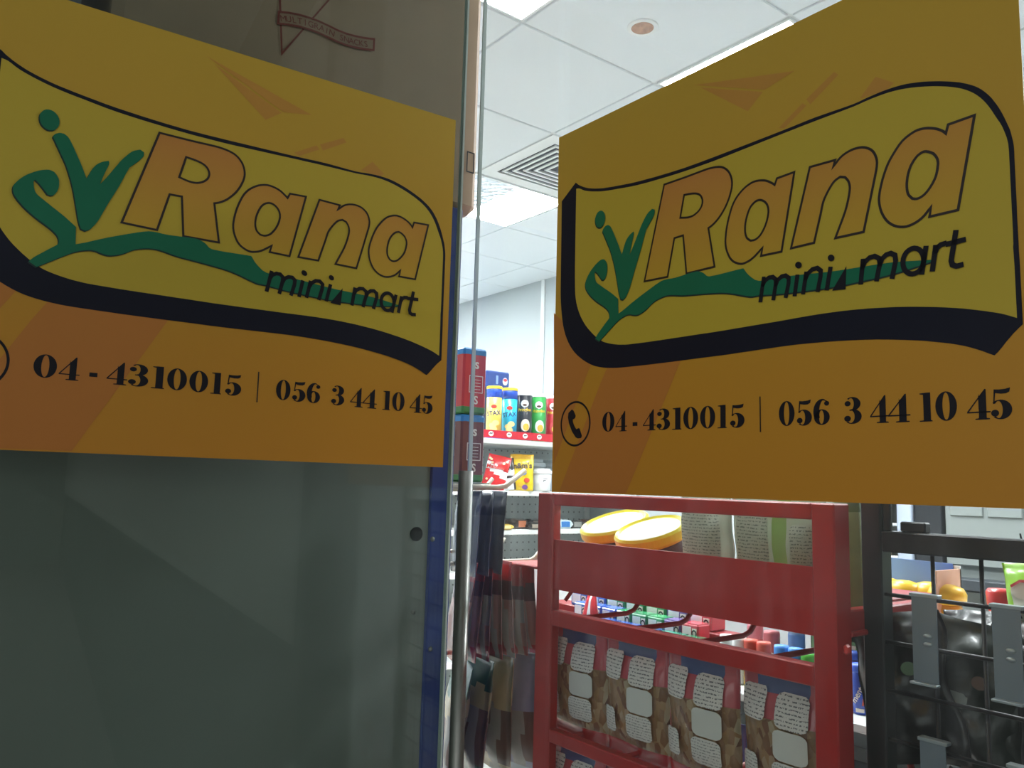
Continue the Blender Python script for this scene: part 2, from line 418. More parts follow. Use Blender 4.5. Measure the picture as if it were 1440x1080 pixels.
# ================================================================ THE TWO STICKERS
ART = {"frame_outer":[[340,3800],[363,3782],[385,3763],[413,3745],[448,3723],[488,3702],[532,3681],[578,3662],[628,3645],[679,3629],[730,3615],[783,3602],[843,3589],[914,3577],[994,3564],[1080,3551],[1174,3538],[1275,3524],[1382,3512],[1498,3502],[1619,3492],[1738,3484],[1852,3477],[1964,3472],[2073,3467],[2184,3466],[2292,3465],[2389,3466],[2462,3466],[2526,3466],[2599,3467],[2798,3469],[3048,3472],[3262,3475],[3390,3478],[3503,3482],[3616,3484],[3745,3481],[3875,3477],[3982,3475],[4042,3478],[4095,3484],[4146,3488],[4200,3491],[4252,3493],[4304,3492],[4356,3490],[4407,3485],[4457,3478],[4508,3467],[4558,3454],[4603,3441],[4637,3430],[4667,3419],[4697,3408],[4728,3396],[4759,3383],[4789,3370],[4819,3356],[4849,3342],[4878,3327],[4908,3309],[4938,3290],[4965,3271],[4990,3252],[5012,3232],[5033,3211],[5053,3187],[5072,3162],[5090,3136],[5107,3109],[5122,3080],[5137,3051],[5150,3023],[5162,2995],[5175,2962],[5190,2920],[5205,2873],[5217,2836],[5222,2820],[5225,2806],[5228,2790],[5233,2760],[5239,2722],[5243,2680],[5244,2633],[5243,2582],[5243,2523],[5243,2446],[5243,2358],[5243,2264],[5242,2152],[5242,2034],[5242,1943],[5242,1920],[5242,1899],[5242,1875],[5243,1823],[5244,1756],[5244,1681],[5244,1576],[5244,1452],[5244,1328],[5227,1314],[5211,1300],[5194,1284],[5175,1266],[5157,1246],[5138,1225],[5118,1202],[5099,1178],[5081,1158],[5068,1144],[5055,1132],[5043,1121],[5001,1142],[4960,1164],[4916,1184],[4871,1203],[4823,1221],[4775,1236],[4726,1250],[4677,1262],[4627,1273],[4578,1284],[4529,1295],[4473,1305],[4377,1321],[4263,1338],[4145,1354],[4030,1366],[3912,1376],[3790,1385],[3661,1392],[3528,1398],[3403,1402],[3298,1403],[3201,1403],[3090,1402],[2931,1400],[2751,1398],[2587,1396],[2463,1396],[2354,1397],[2232,1398],[2083,1398],[1920,1398],[1752,1399],[1567,1401],[1377,1405],[1225,1408],[1158,1410],[1098,1413],[1038,1417],[973,1424],[907,1432],[845,1443],[789,1455],[737,1468],[685,1486],[630,1509],[574,1537],[520,1567],[467,1601],[416,1637],[370,1676],[329,1717],[292,1760],[259,1806],[229,1854],[202,1906],[178,1963],[158,2024],[142,2090],[128,2163],[116,2240],[105,2325],[98,2421],[95,2533],[94,2658],[93,2799],[91,3042],[87,3335],[84,3628]],"frame_inner":[[355,3717],[374,3713],[393,3710],[414,3703],[442,3688],[474,3668],[511,3649],[562,3629],[620,3609],[680,3591],[739,3575],[800,3560],[864,3547],[931,3535],[1001,3524],[1081,3513],[1173,3498],[1275,3483],[1383,3470],[1498,3460],[1619,3451],[1739,3444],[1852,3437],[1964,3432],[2073,3428],[2184,3425],[2292,3424],[2389,3423],[2462,3423],[2526,3424],[2599,3425],[2798,3430],[3047,3436],[3262,3442],[3390,3444],[3502,3447],[3615,3448],[3744,3449],[3874,3449],[3982,3450],[4041,3453],[4094,3458],[4146,3461],[4199,3462],[4252,3462],[4304,3460],[4355,3455],[4405,3448],[4455,3438],[4506,3426],[4555,3412],[4601,3398],[4642,3384],[4679,3371],[4714,3357],[4749,3342],[4782,3328],[4814,3312],[4845,3296],[4875,3279],[4903,3261],[4930,3241],[4956,3219],[4980,3197],[5001,3174],[5020,3151],[5038,3127],[5055,3101],[5071,3074],[5086,3046],[5099,3019],[5112,2991],[5125,2961],[5140,2928],[5157,2893],[5172,2854],[5185,2811],[5198,2763],[5206,2712],[5209,2657],[5209,2599],[5209,2533],[5209,2455],[5209,2367],[5209,2273],[5209,2159],[5209,2039],[5208,1951],[5208,1938],[5206,1926],[5205,1913],[5206,1874],[5207,1822],[5208,1763],[5208,1652],[5208,1516],[5208,1380],[5172,1397],[5135,1415],[5093,1432],[5041,1449],[4984,1467],[4928,1483],[4881,1496],[4837,1508],[4785,1520],[4717,1535],[4639,1551],[4560,1565],[4485,1578],[4408,1590],[4321,1602],[4215,1614],[4098,1626],[3978,1635],[3858,1642],[3734,1646],[3606,1648],[3479,1648],[3349,1646],[3201,1644],[3002,1643],[2781,1642],[2589,1641],[2464,1641],[2355,1642],[2232,1644],[2076,1645],[1905,1647],[1750,1648],[1618,1650],[1502,1652],[1403,1655],[1336,1657],[1277,1659],[1222,1663],[1169,1669],[1121,1675],[1072,1684],[1019,1695],[965,1708],[918,1722],[882,1734],[852,1747],[819,1765],[780,1789],[739,1818],[697,1851],[655,1887],[612,1926],[572,1967],[537,2009],[504,2052],[475,2096],[450,2142],[427,2189],[408,2237],[393,2284],[381,2333],[372,2389],[366,2488],[361,2609],[359,2746],[357,3024],[356,3371]],"letters":[[[[1794,3360],[1886,3359],[1978,3358],[2073,3357],[2183,3358],[2297,3360],[2389,3360],[2434,3356],[2475,3351],[2510,3344],[2538,3336],[2562,3327],[2584,3315],[2605,3300],[2625,3282],[2642,3262],[2657,3242],[2668,3220],[2678,3196],[2685,3171],[2690,3145],[2692,3118],[2690,3091],[2685,3064],[2677,3036],[2666,3006],[2654,2976],[2640,2948],[2627,2924],[2613,2902],[2596,2879],[2574,2852],[2548,2824],[2522,2799],[2496,2779],[2471,2762],[2447,2749],[2429,2740],[2412,2734],[2394,2728],[2471,2308],[2107,2307],[2062,2728],[1941,2725],[1847,2321],[1512,2332]],[[2074,3166],[2106,3162],[2139,3159],[2170,3154],[2199,3148],[2226,3141],[2249,3132],[2268,3122],[2283,3110],[2296,3097],[2306,3081],[2314,3064],[2319,3046],[2320,3028],[2317,3009],[2311,2991],[2301,2974],[2288,2958],[2272,2944],[2251,2930],[2227,2919],[2202,2910],[2177,2907],[2151,2906],[2122,2908],[2090,2914],[2055,2922],[2021,2930]]],[[[3395,3027],[3247,2298],[3021,2304],[3040,2381],[3012,2360],[2983,2338],[2956,2319],[2933,2305],[2911,2293],[2888,2284],[2861,2277],[2832,2271],[2805,2270],[2780,2275],[2757,2283],[2735,2294],[2715,2305],[2696,2319],[2679,2336],[2663,2356],[2649,2380],[2637,2405],[2626,2432],[2617,2460],[2611,2489],[2608,2517],[2607,2544],[2609,2575],[2613,2612],[2619,2653],[2627,2693],[2637,2732],[2648,2770],[2661,2807],[2674,2842],[2688,2875],[2705,2906],[2724,2933],[2745,2958],[2769,2980],[2796,3001],[2825,3020],[2854,3036],[2884,3047],[2914,3056],[2944,3061],[2974,3061],[3005,3057],[3032,3051],[3056,3044],[3078,3036],[3099,3026],[3120,3013],[3141,2998],[3158,2985],[3167,2978],[3175,2970],[3183,2963],[3208,3020]],[[3016,2859],[3035,2852],[3053,2841],[3070,2827],[3083,2812],[3094,2796],[3102,2778],[3108,2759],[3110,2739],[3111,2717],[3107,2692],[3102,2665],[3094,2639],[3084,2614],[3073,2589],[3060,2566],[3045,2544],[3029,2523],[3012,2506],[2995,2494],[2976,2484],[2958,2478],[2941,2476],[2924,2478],[2906,2480],[2891,2491],[2876,2503],[2863,2517],[2854,2536],[2847,2558],[2843,2581],[2842,2608],[2843,2636],[2846,2664],[2852,2691],[2859,2717],[2868,2743],[2879,2769],[2892,2795],[2907,2817],[2924,2834],[2943,2847],[2962,2856],[2980,2861],[2999,2862]]],[[[3556,3026],[3809,3016],[3780,2950],[3804,2975],[3829,3000],[3854,3021],[3880,3036],[3908,3047],[3934,3054],[3961,3059],[3987,3061],[4013,3060],[4037,3057],[4060,3052],[4082,3044],[4103,3033],[4123,3019],[4141,3004],[4156,2985],[4168,2965],[4177,2943],[4184,2921],[4189,2898],[4190,2872],[4187,2842],[4181,2809],[4172,2773],[4140,2642],[4097,2470],[4054,2298],[3792,2303],[3827,2379],[3862,2455],[3890,2519],[3904,2560],[3915,2597],[3924,2632],[3931,2664],[3936,2693],[3939,2719],[3938,2743],[3934,2764],[3928,2783],[3919,2800],[3908,2815],[3897,2830],[3850,2847],[3831,2840],[3812,2833],[3793,2822],[3773,2803],[3753,2779],[3734,2753],[3716,2726],[3698,2696],[3683,2665],[3673,2634],[3665,2601],[3656,2563],[3635,2489],[3609,2398],[3584,2307],[3348,2307]]],[[[4981,3015],[4830,2292],[4610,2293],[4626,2373],[4607,2351],[4588,2330],[4568,2311],[4546,2295],[4523,2282],[4499,2272],[4474,2264],[4448,2259],[4422,2257],[4397,2260],[4371,2266],[4346,2276],[4321,2289],[4298,2306],[4276,2326],[4257,2350],[4241,2376],[4228,2403],[4217,2430],[4209,2457],[4204,2483],[4200,2507],[4198,2531],[4198,2558],[4203,2591],[4210,2629],[4221,2669],[4234,2714],[4251,2760],[4269,2803],[4287,2839],[4307,2871],[4330,2902],[4355,2935],[4382,2966],[4411,2993],[4444,3014],[4478,3029],[4511,3040],[4539,3045],[4566,3044],[4593,3041],[4621,3034],[4648,3024],[4673,3013],[4695,3001],[4714,2988],[4731,2975],[4743,2964],[4753,2952],[4762,2941],[4782,3008]],[[4600,2843],[4619,2834],[4640,2821],[4659,2806],[4672,2787],[4683,2767],[4690,2747],[4693,2728],[4693,2710],[4690,2690],[4686,2665],[4680,2638],[4672,2612],[4660,2587],[4645,2562],[4629,2540],[4612,2519],[4593,2500],[4574,2485],[4555,2475],[4536,2469],[4519,2467],[4504,2469],[4491,2474],[4478,2480],[4466,2495],[4454,2510],[4445,2527],[4440,2547],[4437,2570],[4436,2594],[4437,2621],[4441,2650],[4446,2678],[4453,2705],[4462,2731],[4473,2756],[4487,2778],[4502,2798],[4517,2814],[4531,2827],[4545,2835],[4559,2841],[4572,2845],[4585,2846]]]],"leaf":[[[841,3057],[844,3066],[847,3076],[853,3085],[864,3095],[878,3104],[892,3111],[906,3114],[919,3113],[933,3113],[946,3105],[959,3098],[972,3086],[988,3063],[1006,3032],[1026,2996],[1054,2941],[1087,2877],[1114,2822],[1129,2788],[1142,2757],[1152,2734],[1157,2725],[1161,2717],[1165,2710],[1182,2756],[1200,2803],[1218,2842],[1236,2869],[1256,2889],[1277,2906],[1299,2920],[1322,2930],[1345,2939],[1348,2929],[1351,2918],[1351,2906],[1343,2876],[1330,2838],[1318,2798],[1307,2759],[1296,2719],[1285,2679],[1304,2708],[1323,2737],[1342,2767],[1361,2800],[1380,2834],[1399,2868],[1420,2905],[1441,2942],[1457,2970],[1464,2981],[1470,2990],[1477,3000],[1497,3027],[1522,3060],[1548,3088],[1573,3106],[1598,3118],[1624,3130],[1661,3111],[1662,3098],[1663,3086],[1662,3073],[1658,3061],[1651,3049],[1642,3036],[1624,3013],[1601,2987],[1580,2963],[1565,2947],[1551,2933],[1539,2915],[1515,2854],[1487,2774],[1457,2694],[1426,2619],[1394,2544],[1365,2475],[1342,2415],[1322,2361],[1303,2314],[1284,2276],[1265,2244],[1247,2218],[1231,2202],[1214,2192],[1198,2181],[1155,2193],[1146,2216],[1137,2239],[1128,2266],[1118,2305],[1108,2352],[1096,2404],[1082,2465],[1066,2533],[1048,2599],[1027,2667],[1003,2733],[981,2790],[965,2825],[949,2855],[932,2887],[911,2927],[889,2969],[870,3004],[860,3024],[850,3040]],[[977,2038],[974,2054],[968,2071],[958,2088],[941,2106],[919,2126],[892,2146],[854,2171],[809,2198],[766,2226],[728,2254],[692,2282],[660,2309],[631,2338],[605,2366],[585,2392],[572,2412],[564,2431],[559,2451],[557,2470],[558,2490],[565,2511],[578,2535],[596,2562],[617,2587],[639,2611],[664,2633],[690,2652],[715,2670],[740,2685],[765,2698],[789,2708],[813,2716],[834,2720],[851,2719],[865,2715],[880,2710],[892,2698],[904,2685],[914,2670],[922,2655],[928,2639],[931,2620],[933,2597],[932,2572],[929,2548],[923,2525],[913,2504],[904,2488],[895,2479],[885,2474],[875,2469],[844,2474],[834,2487],[823,2500],[811,2514],[797,2531],[781,2548],[767,2564],[754,2576],[741,2586],[729,2596],[725,2590],[721,2584],[719,2576],[719,2561],[722,2543],[725,2524],[730,2506],[736,2487],[745,2470],[757,2456],[771,2444],[788,2432],[819,2411],[856,2386],[894,2360],[930,2337],[966,2313],[1002,2288],[1039,2260],[1076,2231],[1112,2202],[1122,2030],[1149,2041],[1177,2052],[1207,2064],[1260,2089],[1324,2119],[1392,2149],[1464,2179],[1539,2209],[1603,2234],[1643,2249],[1679,2263],[1712,2274],[1742,2284],[1769,2291],[1801,2295],[1849,2295],[1905,2291],[1969,2290],[2056,2295],[2155,2301],[2234,2303],[2270,2298],[2299,2286],[2327,2273],[2352,2253],[2374,2231],[2405,2219],[2518,2216],[2670,2219],[2821,2222],[2841,2195],[2860,2167],[2885,2140],[2917,2111],[2954,2082],[3002,2063],[3098,2054],[3221,2051],[3345,2047],[3469,2036],[3595,2023],[3703,2013],[3770,2008],[3829,2004],[3896,2001],[4011,1996],[4147,1990],[4278,1982],[4395,1969],[4507,1952],[4619,1936],[4620,1922],[4514,1907],[4407,1892],[4302,1881],[4196,1875],[4091,1872],[3993,1870],[3910,1867],[3833,1866],[3746,1867],[3608,1873],[3449,1882],[3304,1891],[3184,1902],[3077,1915],[2995,1924],[2961,1925],[2932,1924],[2899,1929],[2821,1952],[2723,1985],[2624,2012],[2531,2029],[2436,2041],[2343,2052],[2249,2062],[2155,2071],[2072,2080],[2005,2092],[1946,2105],[1895,2114],[1859,2118],[1827,2118],[1792,2114],[1749,2106],[1703,2095],[1660,2080],[1621,2059],[1585,2034],[1549,2013],[1511,1996],[1472,1983],[1438,1974],[1412,1972],[1388,1975],[1365,1979],[1341,1985],[1316,1994],[1292,1998],[1266,1998],[1241,1994],[1213,1987],[1185,1979],[1154,1967],[1123,1953],[1091,1935],[1058,1914],[1020,1889],[959,1848],[887,1799],[814,1750],[744,1792],[761,1812],[777,1831],[798,1852],[848,1895],[911,1949],[975,2002],[977,2014],[978,2025]],[[883,3230],[885,3203],[880,3177],[870,3154],[855,3135],[837,3122],[815,3116],[793,3116],[771,3124],[751,3138],[734,3157],[722,3181],[715,3207],[713,3233],[717,3259],[727,3282],[742,3301],[760,3314],[782,3320],[804,3320],[826,3313],[846,3299],[863,3280],[876,3256]]],"mini":[[[3056,2094],[3013,1852]],[[3037,2002],[3066,2050],[3110,2073],[3153,2072],[3185,2043],[3184,1994],[3155,1848]],[[3180,1976],[3206,2032],[3249,2058],[3291,2059],[3324,2031],[3321,1979],[3288,1849]],[[3415,2045],[3381,1848]],[[3506,2055],[3468,1851]],[[3490,1976],[3519,2032],[3565,2064],[3615,2067],[3649,2036],[3646,1983],[3614,1848]],[[3745,2053],[3703,1847]],[[4047,2063],[4019,1843]],[[4033,1970],[4060,2029],[4103,2060],[4148,2064],[4187,2037],[4193,1995],[4159,1844]],[[4187,1966],[4213,2028],[4248,2055],[4288,2060],[4323,2036],[4328,1988],[4292,1841]],[[4551,1918],[4541,1894],[4526,1874],[4507,1859],[4486,1851],[4464,1850],[4442,1856],[4423,1869],[4406,1887],[4394,1911],[4388,1938],[4387,1966],[4392,1993],[4402,2017],[4417,2038],[4436,2052],[4458,2060],[4480,2061],[4502,2054],[4521,2041],[4537,2022],[4549,1998],[4555,1972],[4556,1945],[4551,1918]],[[4579,2059],[4535,1831]],[[4655,2050],[4619,1840]],[[4643,1980],[4663,2022],[4691,2042],[4738,2047]],[[4812,2134],[4767,1898],[4775,1862],[4805,1846],[4857,1851]],[[4730,2036],[4882,2044]]],"minidots":[[[3461,2125],[3458,2113],[3450,2105],[3439,2100],[3426,2100],[3413,2105],[3402,2114],[3394,2126],[3392,2139],[3395,2150],[3402,2159],[3414,2163],[3427,2163],[3440,2158],[3451,2149],[3458,2137]],[[3783,2124],[3780,2113],[3773,2105],[3762,2101],[3750,2101],[3738,2106],[3728,2114],[3721,2126],[3719,2138],[3721,2149],[3729,2157],[3739,2162],[3752,2161],[3764,2157],[3774,2148],[3781,2137]],[[3754,1835],[3894,2029],[3880,1825]]],"digits":[["0",870,1065,696,921],["4",1084,1257,693,918],["-",1347,1418,745,786],["4",1501,1682,688,914],["3",1699,1889,686,912],["1",1913,2038,683,909],["0",2062,2254,681,908],["0",2279,2467,679,905],["1",2496,2607,676,903],["5",2647,2814,674,901],["0",3192,3354,668,895],["5",3377,3527,665,893],["6",3542,3699,663,891],["3",3835,3996,660,888],["4",4065,4222,657,885],["4",4219,4395,655,883],["1",4474,4574,652,880],["0",4599,4761,651,879],["4",4833,4993,648,876],["5",5002,5146,646,875]],"bar":[[2990,956],[2991,622]],"phone":[[346,984],[378,968],[417,904],[402,875],[363,863],[372,823],[404,773],[431,745],[470,756],[488,752],[531,663],[517,638],[460,634],[421,649],[353,722],[297,821],[277,893],[286,946]],"bands":[[[-26,2216],[254,1997],[773,1673],[534,1275],[34,341]],[[1065,1639],[2092,1519],[1897,1164],[1256,15],[143,13],[824,1252]]],"tris":[[[2197,4349],[3408,4019],[3079,3957]],[[2287,4288],[3057,3945],[2880,3810]],[[3228,3514],[3485,3669],[3526,3631],[3293,3492]],[[3527,3692],[3809,3846],[3851,3803],[3566,3627]],[[4046,3505],[4194,3647],[4354,3530],[4294,3490]]]}
SW, SH = .5324, .4496
def lay(k): return lambda u, v, w: (u * 1e-4, -.0006 - .00022 * k + w, v * 1e-4)
def ellp(cx, cy, rx, ry, a0=0, a1=360, n=28):
    return [(cx + rx * cos(radians(a0 + (a1 - a0) * i / n)), cy + ry * sin(radians(a0 + (a1 - a0) * i / n))) for i in range(n + (0 if a1 - a0 >= 360 else 1))]
def cres(o, i, a0, a1):
    return [ellp(*o, a0, a1) + ellp(*i, a0, a1)[::-1]]
GL = {  # fat-face figures in a unit box
 '0': [[ellp(.5, .5, .5, .5), ellp(.5, .5, .17, .465)]],
 '1': [[[(.0, 0), (1, 0), (1, .035), (.88, .045), (.88, 1), (.5, 1), (.05, .985), (.05, .955), (.32, .93), (.32, .045), (.0, .035)]]],
 '4': [[[(.55, .78), (.86, 1.0), (.86, .05), (1, .035), (1, 0), (.36, 0), (.36, .035), (.52, .05), (.52, .86)]], [[(.86, 1.0), (.80, 1.0), (.0, .27), (.0, .225), (1.04, .225), (1.04, .27), (.08, .27)]]],
 '-': [[[(0, 0), (1, 0), (1, 1), (0, 1)]]],
 '3': [cres((.46, .745, .46, .255), (.38, .745, .17, .215), -95, 130), cres((.45, .275, .52, .275), (.36, .275, .22, .235), -130, 95), [ellp(.2, .76, .17, .1)], [ellp(.18, .2, .19, .11)], [[(.3, .49), (.55, .49), (.55, .535), (.3, .535)]]],
 '5': [[[(.17, .97), (.4, .955), (.7, .965), (.95, 1.0), (.9, .87), (.75, .82), (.5, .815), (.2, .85)]], [[(.17, .97), (.12, .5), (.18, .5), (.235, .86)]], cres((.46, .31, .54, .315), (.36, .31, .2, .275), -130, 135), [ellp(.19, .2, .19, .11)]],
 '6': [[ellp(.52, .3, .48, .3), ellp(.5, .3, .15, .262)], cres((.56, .5, .56, .5), (.66, .5, .3, .46), 75, 210), [ellp(.83, .82, .15, .09)], [[(.56, .965), (.8, .94), (.95, .85), (.9, .83), (.75, .92), (.56, .955)]]],
}
m_sheet = grad('sticker_print_gradient', [(0, '#cb8b2e'), (.25, '#cc9130'), (.55, '#cb9d36'), (1, '#cba53e')], 'Z', 0, SH, .42, .3)
m_panel = grad('sticker_logo_yellow', [(0, '#c8ae3b'), (1, '#c8ae3f')], 'Z', .1, .4, .42, .3)
m_letter = grad('sticker_letter_gradient', [(0, '#cba838'), (.35, '#cba038'), (.8, '#cb9240'), (1, '#ca8b44')], 'Z', .19, .33, .42, .3)
m_band = grad('sticker_orange_band', [(0, '#c27a38'), (1, '#c8823c')], 'Z', 0, .2, .42, .3)
m_tri = mat('sticker_faint_orange', '#c89142', .42, noise=.02, spec=.3)
m_navy = mat('sticker_navy', '#151729', .5, noise=.08, spec=.25)
m_line = mat('sticker_outline', '#2a1d1c', .45)
m_green = mat('sticker_green', '#157052', .42, noise=.05, spec=.3)
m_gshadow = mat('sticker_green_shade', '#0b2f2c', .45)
m_text = mat('sticker_text', '#1a1822', .5, noise=.08, spec=.25)

def make_sticker():
    t = empty('shop_sticker')
    MB().slab([[(0, 0), (SW * 1e4, 0), (SW * 1e4, SH * 1e4), (0, SH * 1e4)]], lay(0), .0005).build('printed_sheet', m_sheet, t)
    for b in ART['bands']: MB().slab([b], lay(1)).build('orange_band', m_band, t)
    for b in ART['tris']: MB().slab([b], lay(1)).build('faint_triangle', m_tri, t)
    MB().slab([ART['frame_outer']], lay(2)).build('logo_frame', m_navy, t)
    MB().slab([ART['frame_inner']], lay(3)).build('logo_panel', m_panel, t)
    for L in ART['letters']:
        o = MB().slab(L, lay(4)).build('logo_letter', m_letter, t)
        q = MB()
        for P in L: q.ribbon(P, 22, lay(5), True)
        q.build('letter_outline', m_line, o)
    for P in ART['leaf']:
        o = MB().slab([P], lay(7)).build('leaf_emblem', m_green, t)
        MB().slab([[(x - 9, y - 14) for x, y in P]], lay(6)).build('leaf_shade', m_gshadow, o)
    q = MB()
    for s in ART['mini']: q.ribbon(s, 42, lay(8))
    for s in ART['minidots']: q.slab([s], lay(8))
    q.build('logo_lettering', m_text, t)
    for ch, u0, u1, v0, v1 in ART['digits']:
        q = MB()
        for P in GL[ch]: q.slab([[(u0 + x * (u1 - u0), v0 + y * (v1 - v0)) for x, y in c] for c in P], lay(2))
        q.build('phone_digit' if ch != '-' else 'hyphen', m_text, t)
    MB().ribbon(ART['bar'], 13, lay(2)).build('divider_line', m_line, t)
    o = MB().ribbon(ellp(411, 811, 253, 258, n=48), 24, lay(2), True).build('phone_ring', m_text, t)
    MB().slab([ART['phone']], lay(2)).build('handset_icon', m_text, o)
    return t
s1 = make_sticker(); s1.location = (-.7629, GY, 1.4933)
tag(s1, 'yellow and orange shop sticker with phone icon on the right glass above red rack', 'sticker', 'shop stickers on the glass')
s2 = copy_tree(s1); s2.location = L0; s2.rotation_euler = (0, 0, LA)
tag(s2, 'yellow and orange shop sticker on the left glass beside the blue post', 'sticker', 'shop stickers on the glass')
# ================================================================ BLUE AND GREY DISPLAY STAND behind the left glass
SX = -.955                                           # its side panel, just behind the smoked glass
st = thing('display_stand', 'tall grey sheet-metal display stand with a blue front post behind the left glass', 'display stand', (SX, .2, 0))
MB().box(-.012, 0, -.75, .394, .05, 1.885).build('side_panel', m_grey, st)
MB().box(-.03, .003, .394, .431, 0, 1.893, bev=.002).build('front_post', m_blue, st)
MB().box(-.62, -.585, .394, .431, 0, 1.893, bev=.002).build('front_post', m_blue, st)
MB().box(-.585, -.03, .40, .41, .1, 1.88).build('peg_panel', mat('peg_panel_grey', '#9da3a3', .5), st)
MB().box(-.62, .0, -.75, .431, 1.885, 1.893).build('top_plate', m_blue, st)
hole = MB().tube([(.0008, .376, 1.432), (-.004, .376, 1.432)], .0095, 20).build('round_hole', m_dark, st)
for (y, z) in ((.376, 1.33), (.403, 1.281), (.40, 1.425)):
    MB().lathe([(.0035, 0), (.003, .0012), (.001, .002)], 10).build('rivet', m_steel, st, True, (.003 if y > .39 else .0, y, z), (0, pi / 2, 0))
MB().box(-.16, -.08, .43, .552, 1.4975, 1.5025).build('narrow_shelf', m_grey, st)
m_peg = mat('cream_peg_plastic', '#cfc8b4', .35)
def peg(parent, x, y0, y1, z, r=.0035, up=.02, m=None):
    return MB().tube([(x, y0, z), (x, y1 - .02, z), (x, y1 - .008, z + up * .25), (x, y1 + .006, z + up)], r, 10).build('peg', m or m_peg, parent, True)
# local y of the pegs = world y - .2
for (x, yy, z) in ((-.14, .705, 1.375), (-.17, .69, 1.232), (-.20, .64, 1.4905), (-.24, .70, 1.385)): peg(st, x, .405, yy, z)

MB().tube([(-.075, .405, 1.496), (-.075, .565, 1.496), (-.075, .58, 1.4985), (-.075, .618, 1.524)], .0042, 10).build('peg', m_peg, st, True)
# ---- cardboard cartons on top of the stand
def carton(name, label, y0, y1, z0, z1, x1, dep, m):
    t = thing(name, label, 'box', ((x1 - dep / 2), (y0 + y1) / 2, z0))
    hy = (y1 - y0) / 2
    MB().box(-dep / 2, dep / 2, -hy, hy, 0, z1 - z0, bev=.012).build('carton_body', m, t)
    return t
bx = carton('cardboard_box', 'large beige cardboard box on top of the grey stand with reddish ribbon print', .158, .664, 1.893, 2.31, -.962, .36, m_card)
m_print = mat('maroon_print', '#8a4038', .7)
fx = facex(.181, -.411, -1.893)                      # box centre y = .411
# outlined emblem with a ribbon, and a small rectangle near the edge
q = MB()
yz = lambda px, py: (on_x(px, py, -.962).y, on_x(px, py, -.962).z)
for s in ([yz(391, -62), yz(396, 76), yz(516, -62), yz(391, -62)],): q.ribbon(s, .0032, fx)
q.build('emblem_outline', m_print, bx)
rib = [yz(*q) for q in ((391, 25), (405, 26.5), (419, 29), (433, 33), (447, 38), (460, 44), (473, 50.5), (486, 55.5), (499, 59), (512, 61.5), (525, 63))]
band = [(y, z + .0075) for y, z in rib] + [(y, z - .0085) for y, z in rib[::-1]]
def fx2(u, v, w): p = fx(u, v, w); return (p[0] + .0004, p[1], p[2])
def fx3(u, v, w): p = fx(u, v, w); return (p[0] + .0008, p[1], p[2])
o = MB().slab([band], fx2).build('emblem_ribbon', mat('cardboard_ribbon', '#ab9079', .8), bx)
MB().ribbon(band, .0028, fx3, True).build('ribbon_outline', m_print, o)
q = MB(); word = 'MULTIGRAIN SNACKS'
for i, chh in enumerate(word):
    f = .4 + i * 9.2 / len(word); k = int(f); a = f - k
    y = rib[k][0] * (1 - a) + rib[min(k + 1, 10)][0] * a; z = rib[k][1] * (1 - a) + rib[min(k + 1, 10)][1] * a
    if chh != ' ': letter(chh, .0115, fx3, q, math.atan2(rib[min(k + 1, 10)][1] - rib[k][1], rib[min(k + 1, 10)][0] - rib[k][0]), (y + .002, z - .0045))
q.build('ribbon_lettering', m_print, o)
q = MB(); q.ribbon([(.640, 1.985), (.652, 1.985), (.652, 1.955), (.640, 1.955)], .002, fx2, True); q.build('printed_square', m_ink, bx)
carton('storage_box', 'grey blue box beside the beige cardboard box on the stand', -.3, .128, 1.893, 2.28, -.965, .34, mat('grey_blue_carton', '#7c8494', .8))

# ---- two biscuit boxes, stacked
def biscuit_box(label, z0, body, top, bot):
    t = thing('biscuit_box', label, 'box', (-1.085, .727, z0), group='biscuit boxes on the narrow shelf')
    h = .104; w = .022; d = .038
    MB().box(-d, d, -w, w, .0, h, bev=.003).build('carton_body', mat(body[0], body[1], .4), t)
    MB().box(-d - .0004, d + .0004, -w - .0004, w + .0004, h - .013, h + .0004, bev=.003).build('top_band', mat('biscuit_blue', '#2f7fb8', .4), t)
    MB().box(-d - .0004, d + .0004, -w - .0004, w + .0004, -.0, .014, bev=.003).build('bottom_band', mat('biscuit_green', '#3f7d3a', .4), t)
    MB().box(-.034, .02, -w - .0012, -w - .0002, .040, .088).build('paper_label', mat('paper_white', '#d8d6cf', .7), t)
    q = MB(); f = facex(d + .001, 0, 0)
    q.ribbon([(-.011, .034), (.014, .034), (.014, .06), (-.011, .06)], .0012, f, True)
    for k in range(4): q.ribbon([(-.008, .039 + k * .005), (.010, .039 + k * .005)], .0008, f)
    letter('is', .022, f, q, 0, (.0, .072), bold=.02); letter('S', .018, f, q, 0, (.002, .016), bold=.02)
    q.build('white_print', mat('white_print', '#e6ded2', .5), t)
    return t
b1 = biscuit_box('red biscuit box with blue lid band, topmost of the two on the stand', 1.6085, ('biscuit_red', '#c03434'), 0, 0)
b2 = biscuit_box('brown biscuit box under the red biscuit box on the stand', 1.503, ('biscuit_brown', '#6e3f38'), 0, 0)

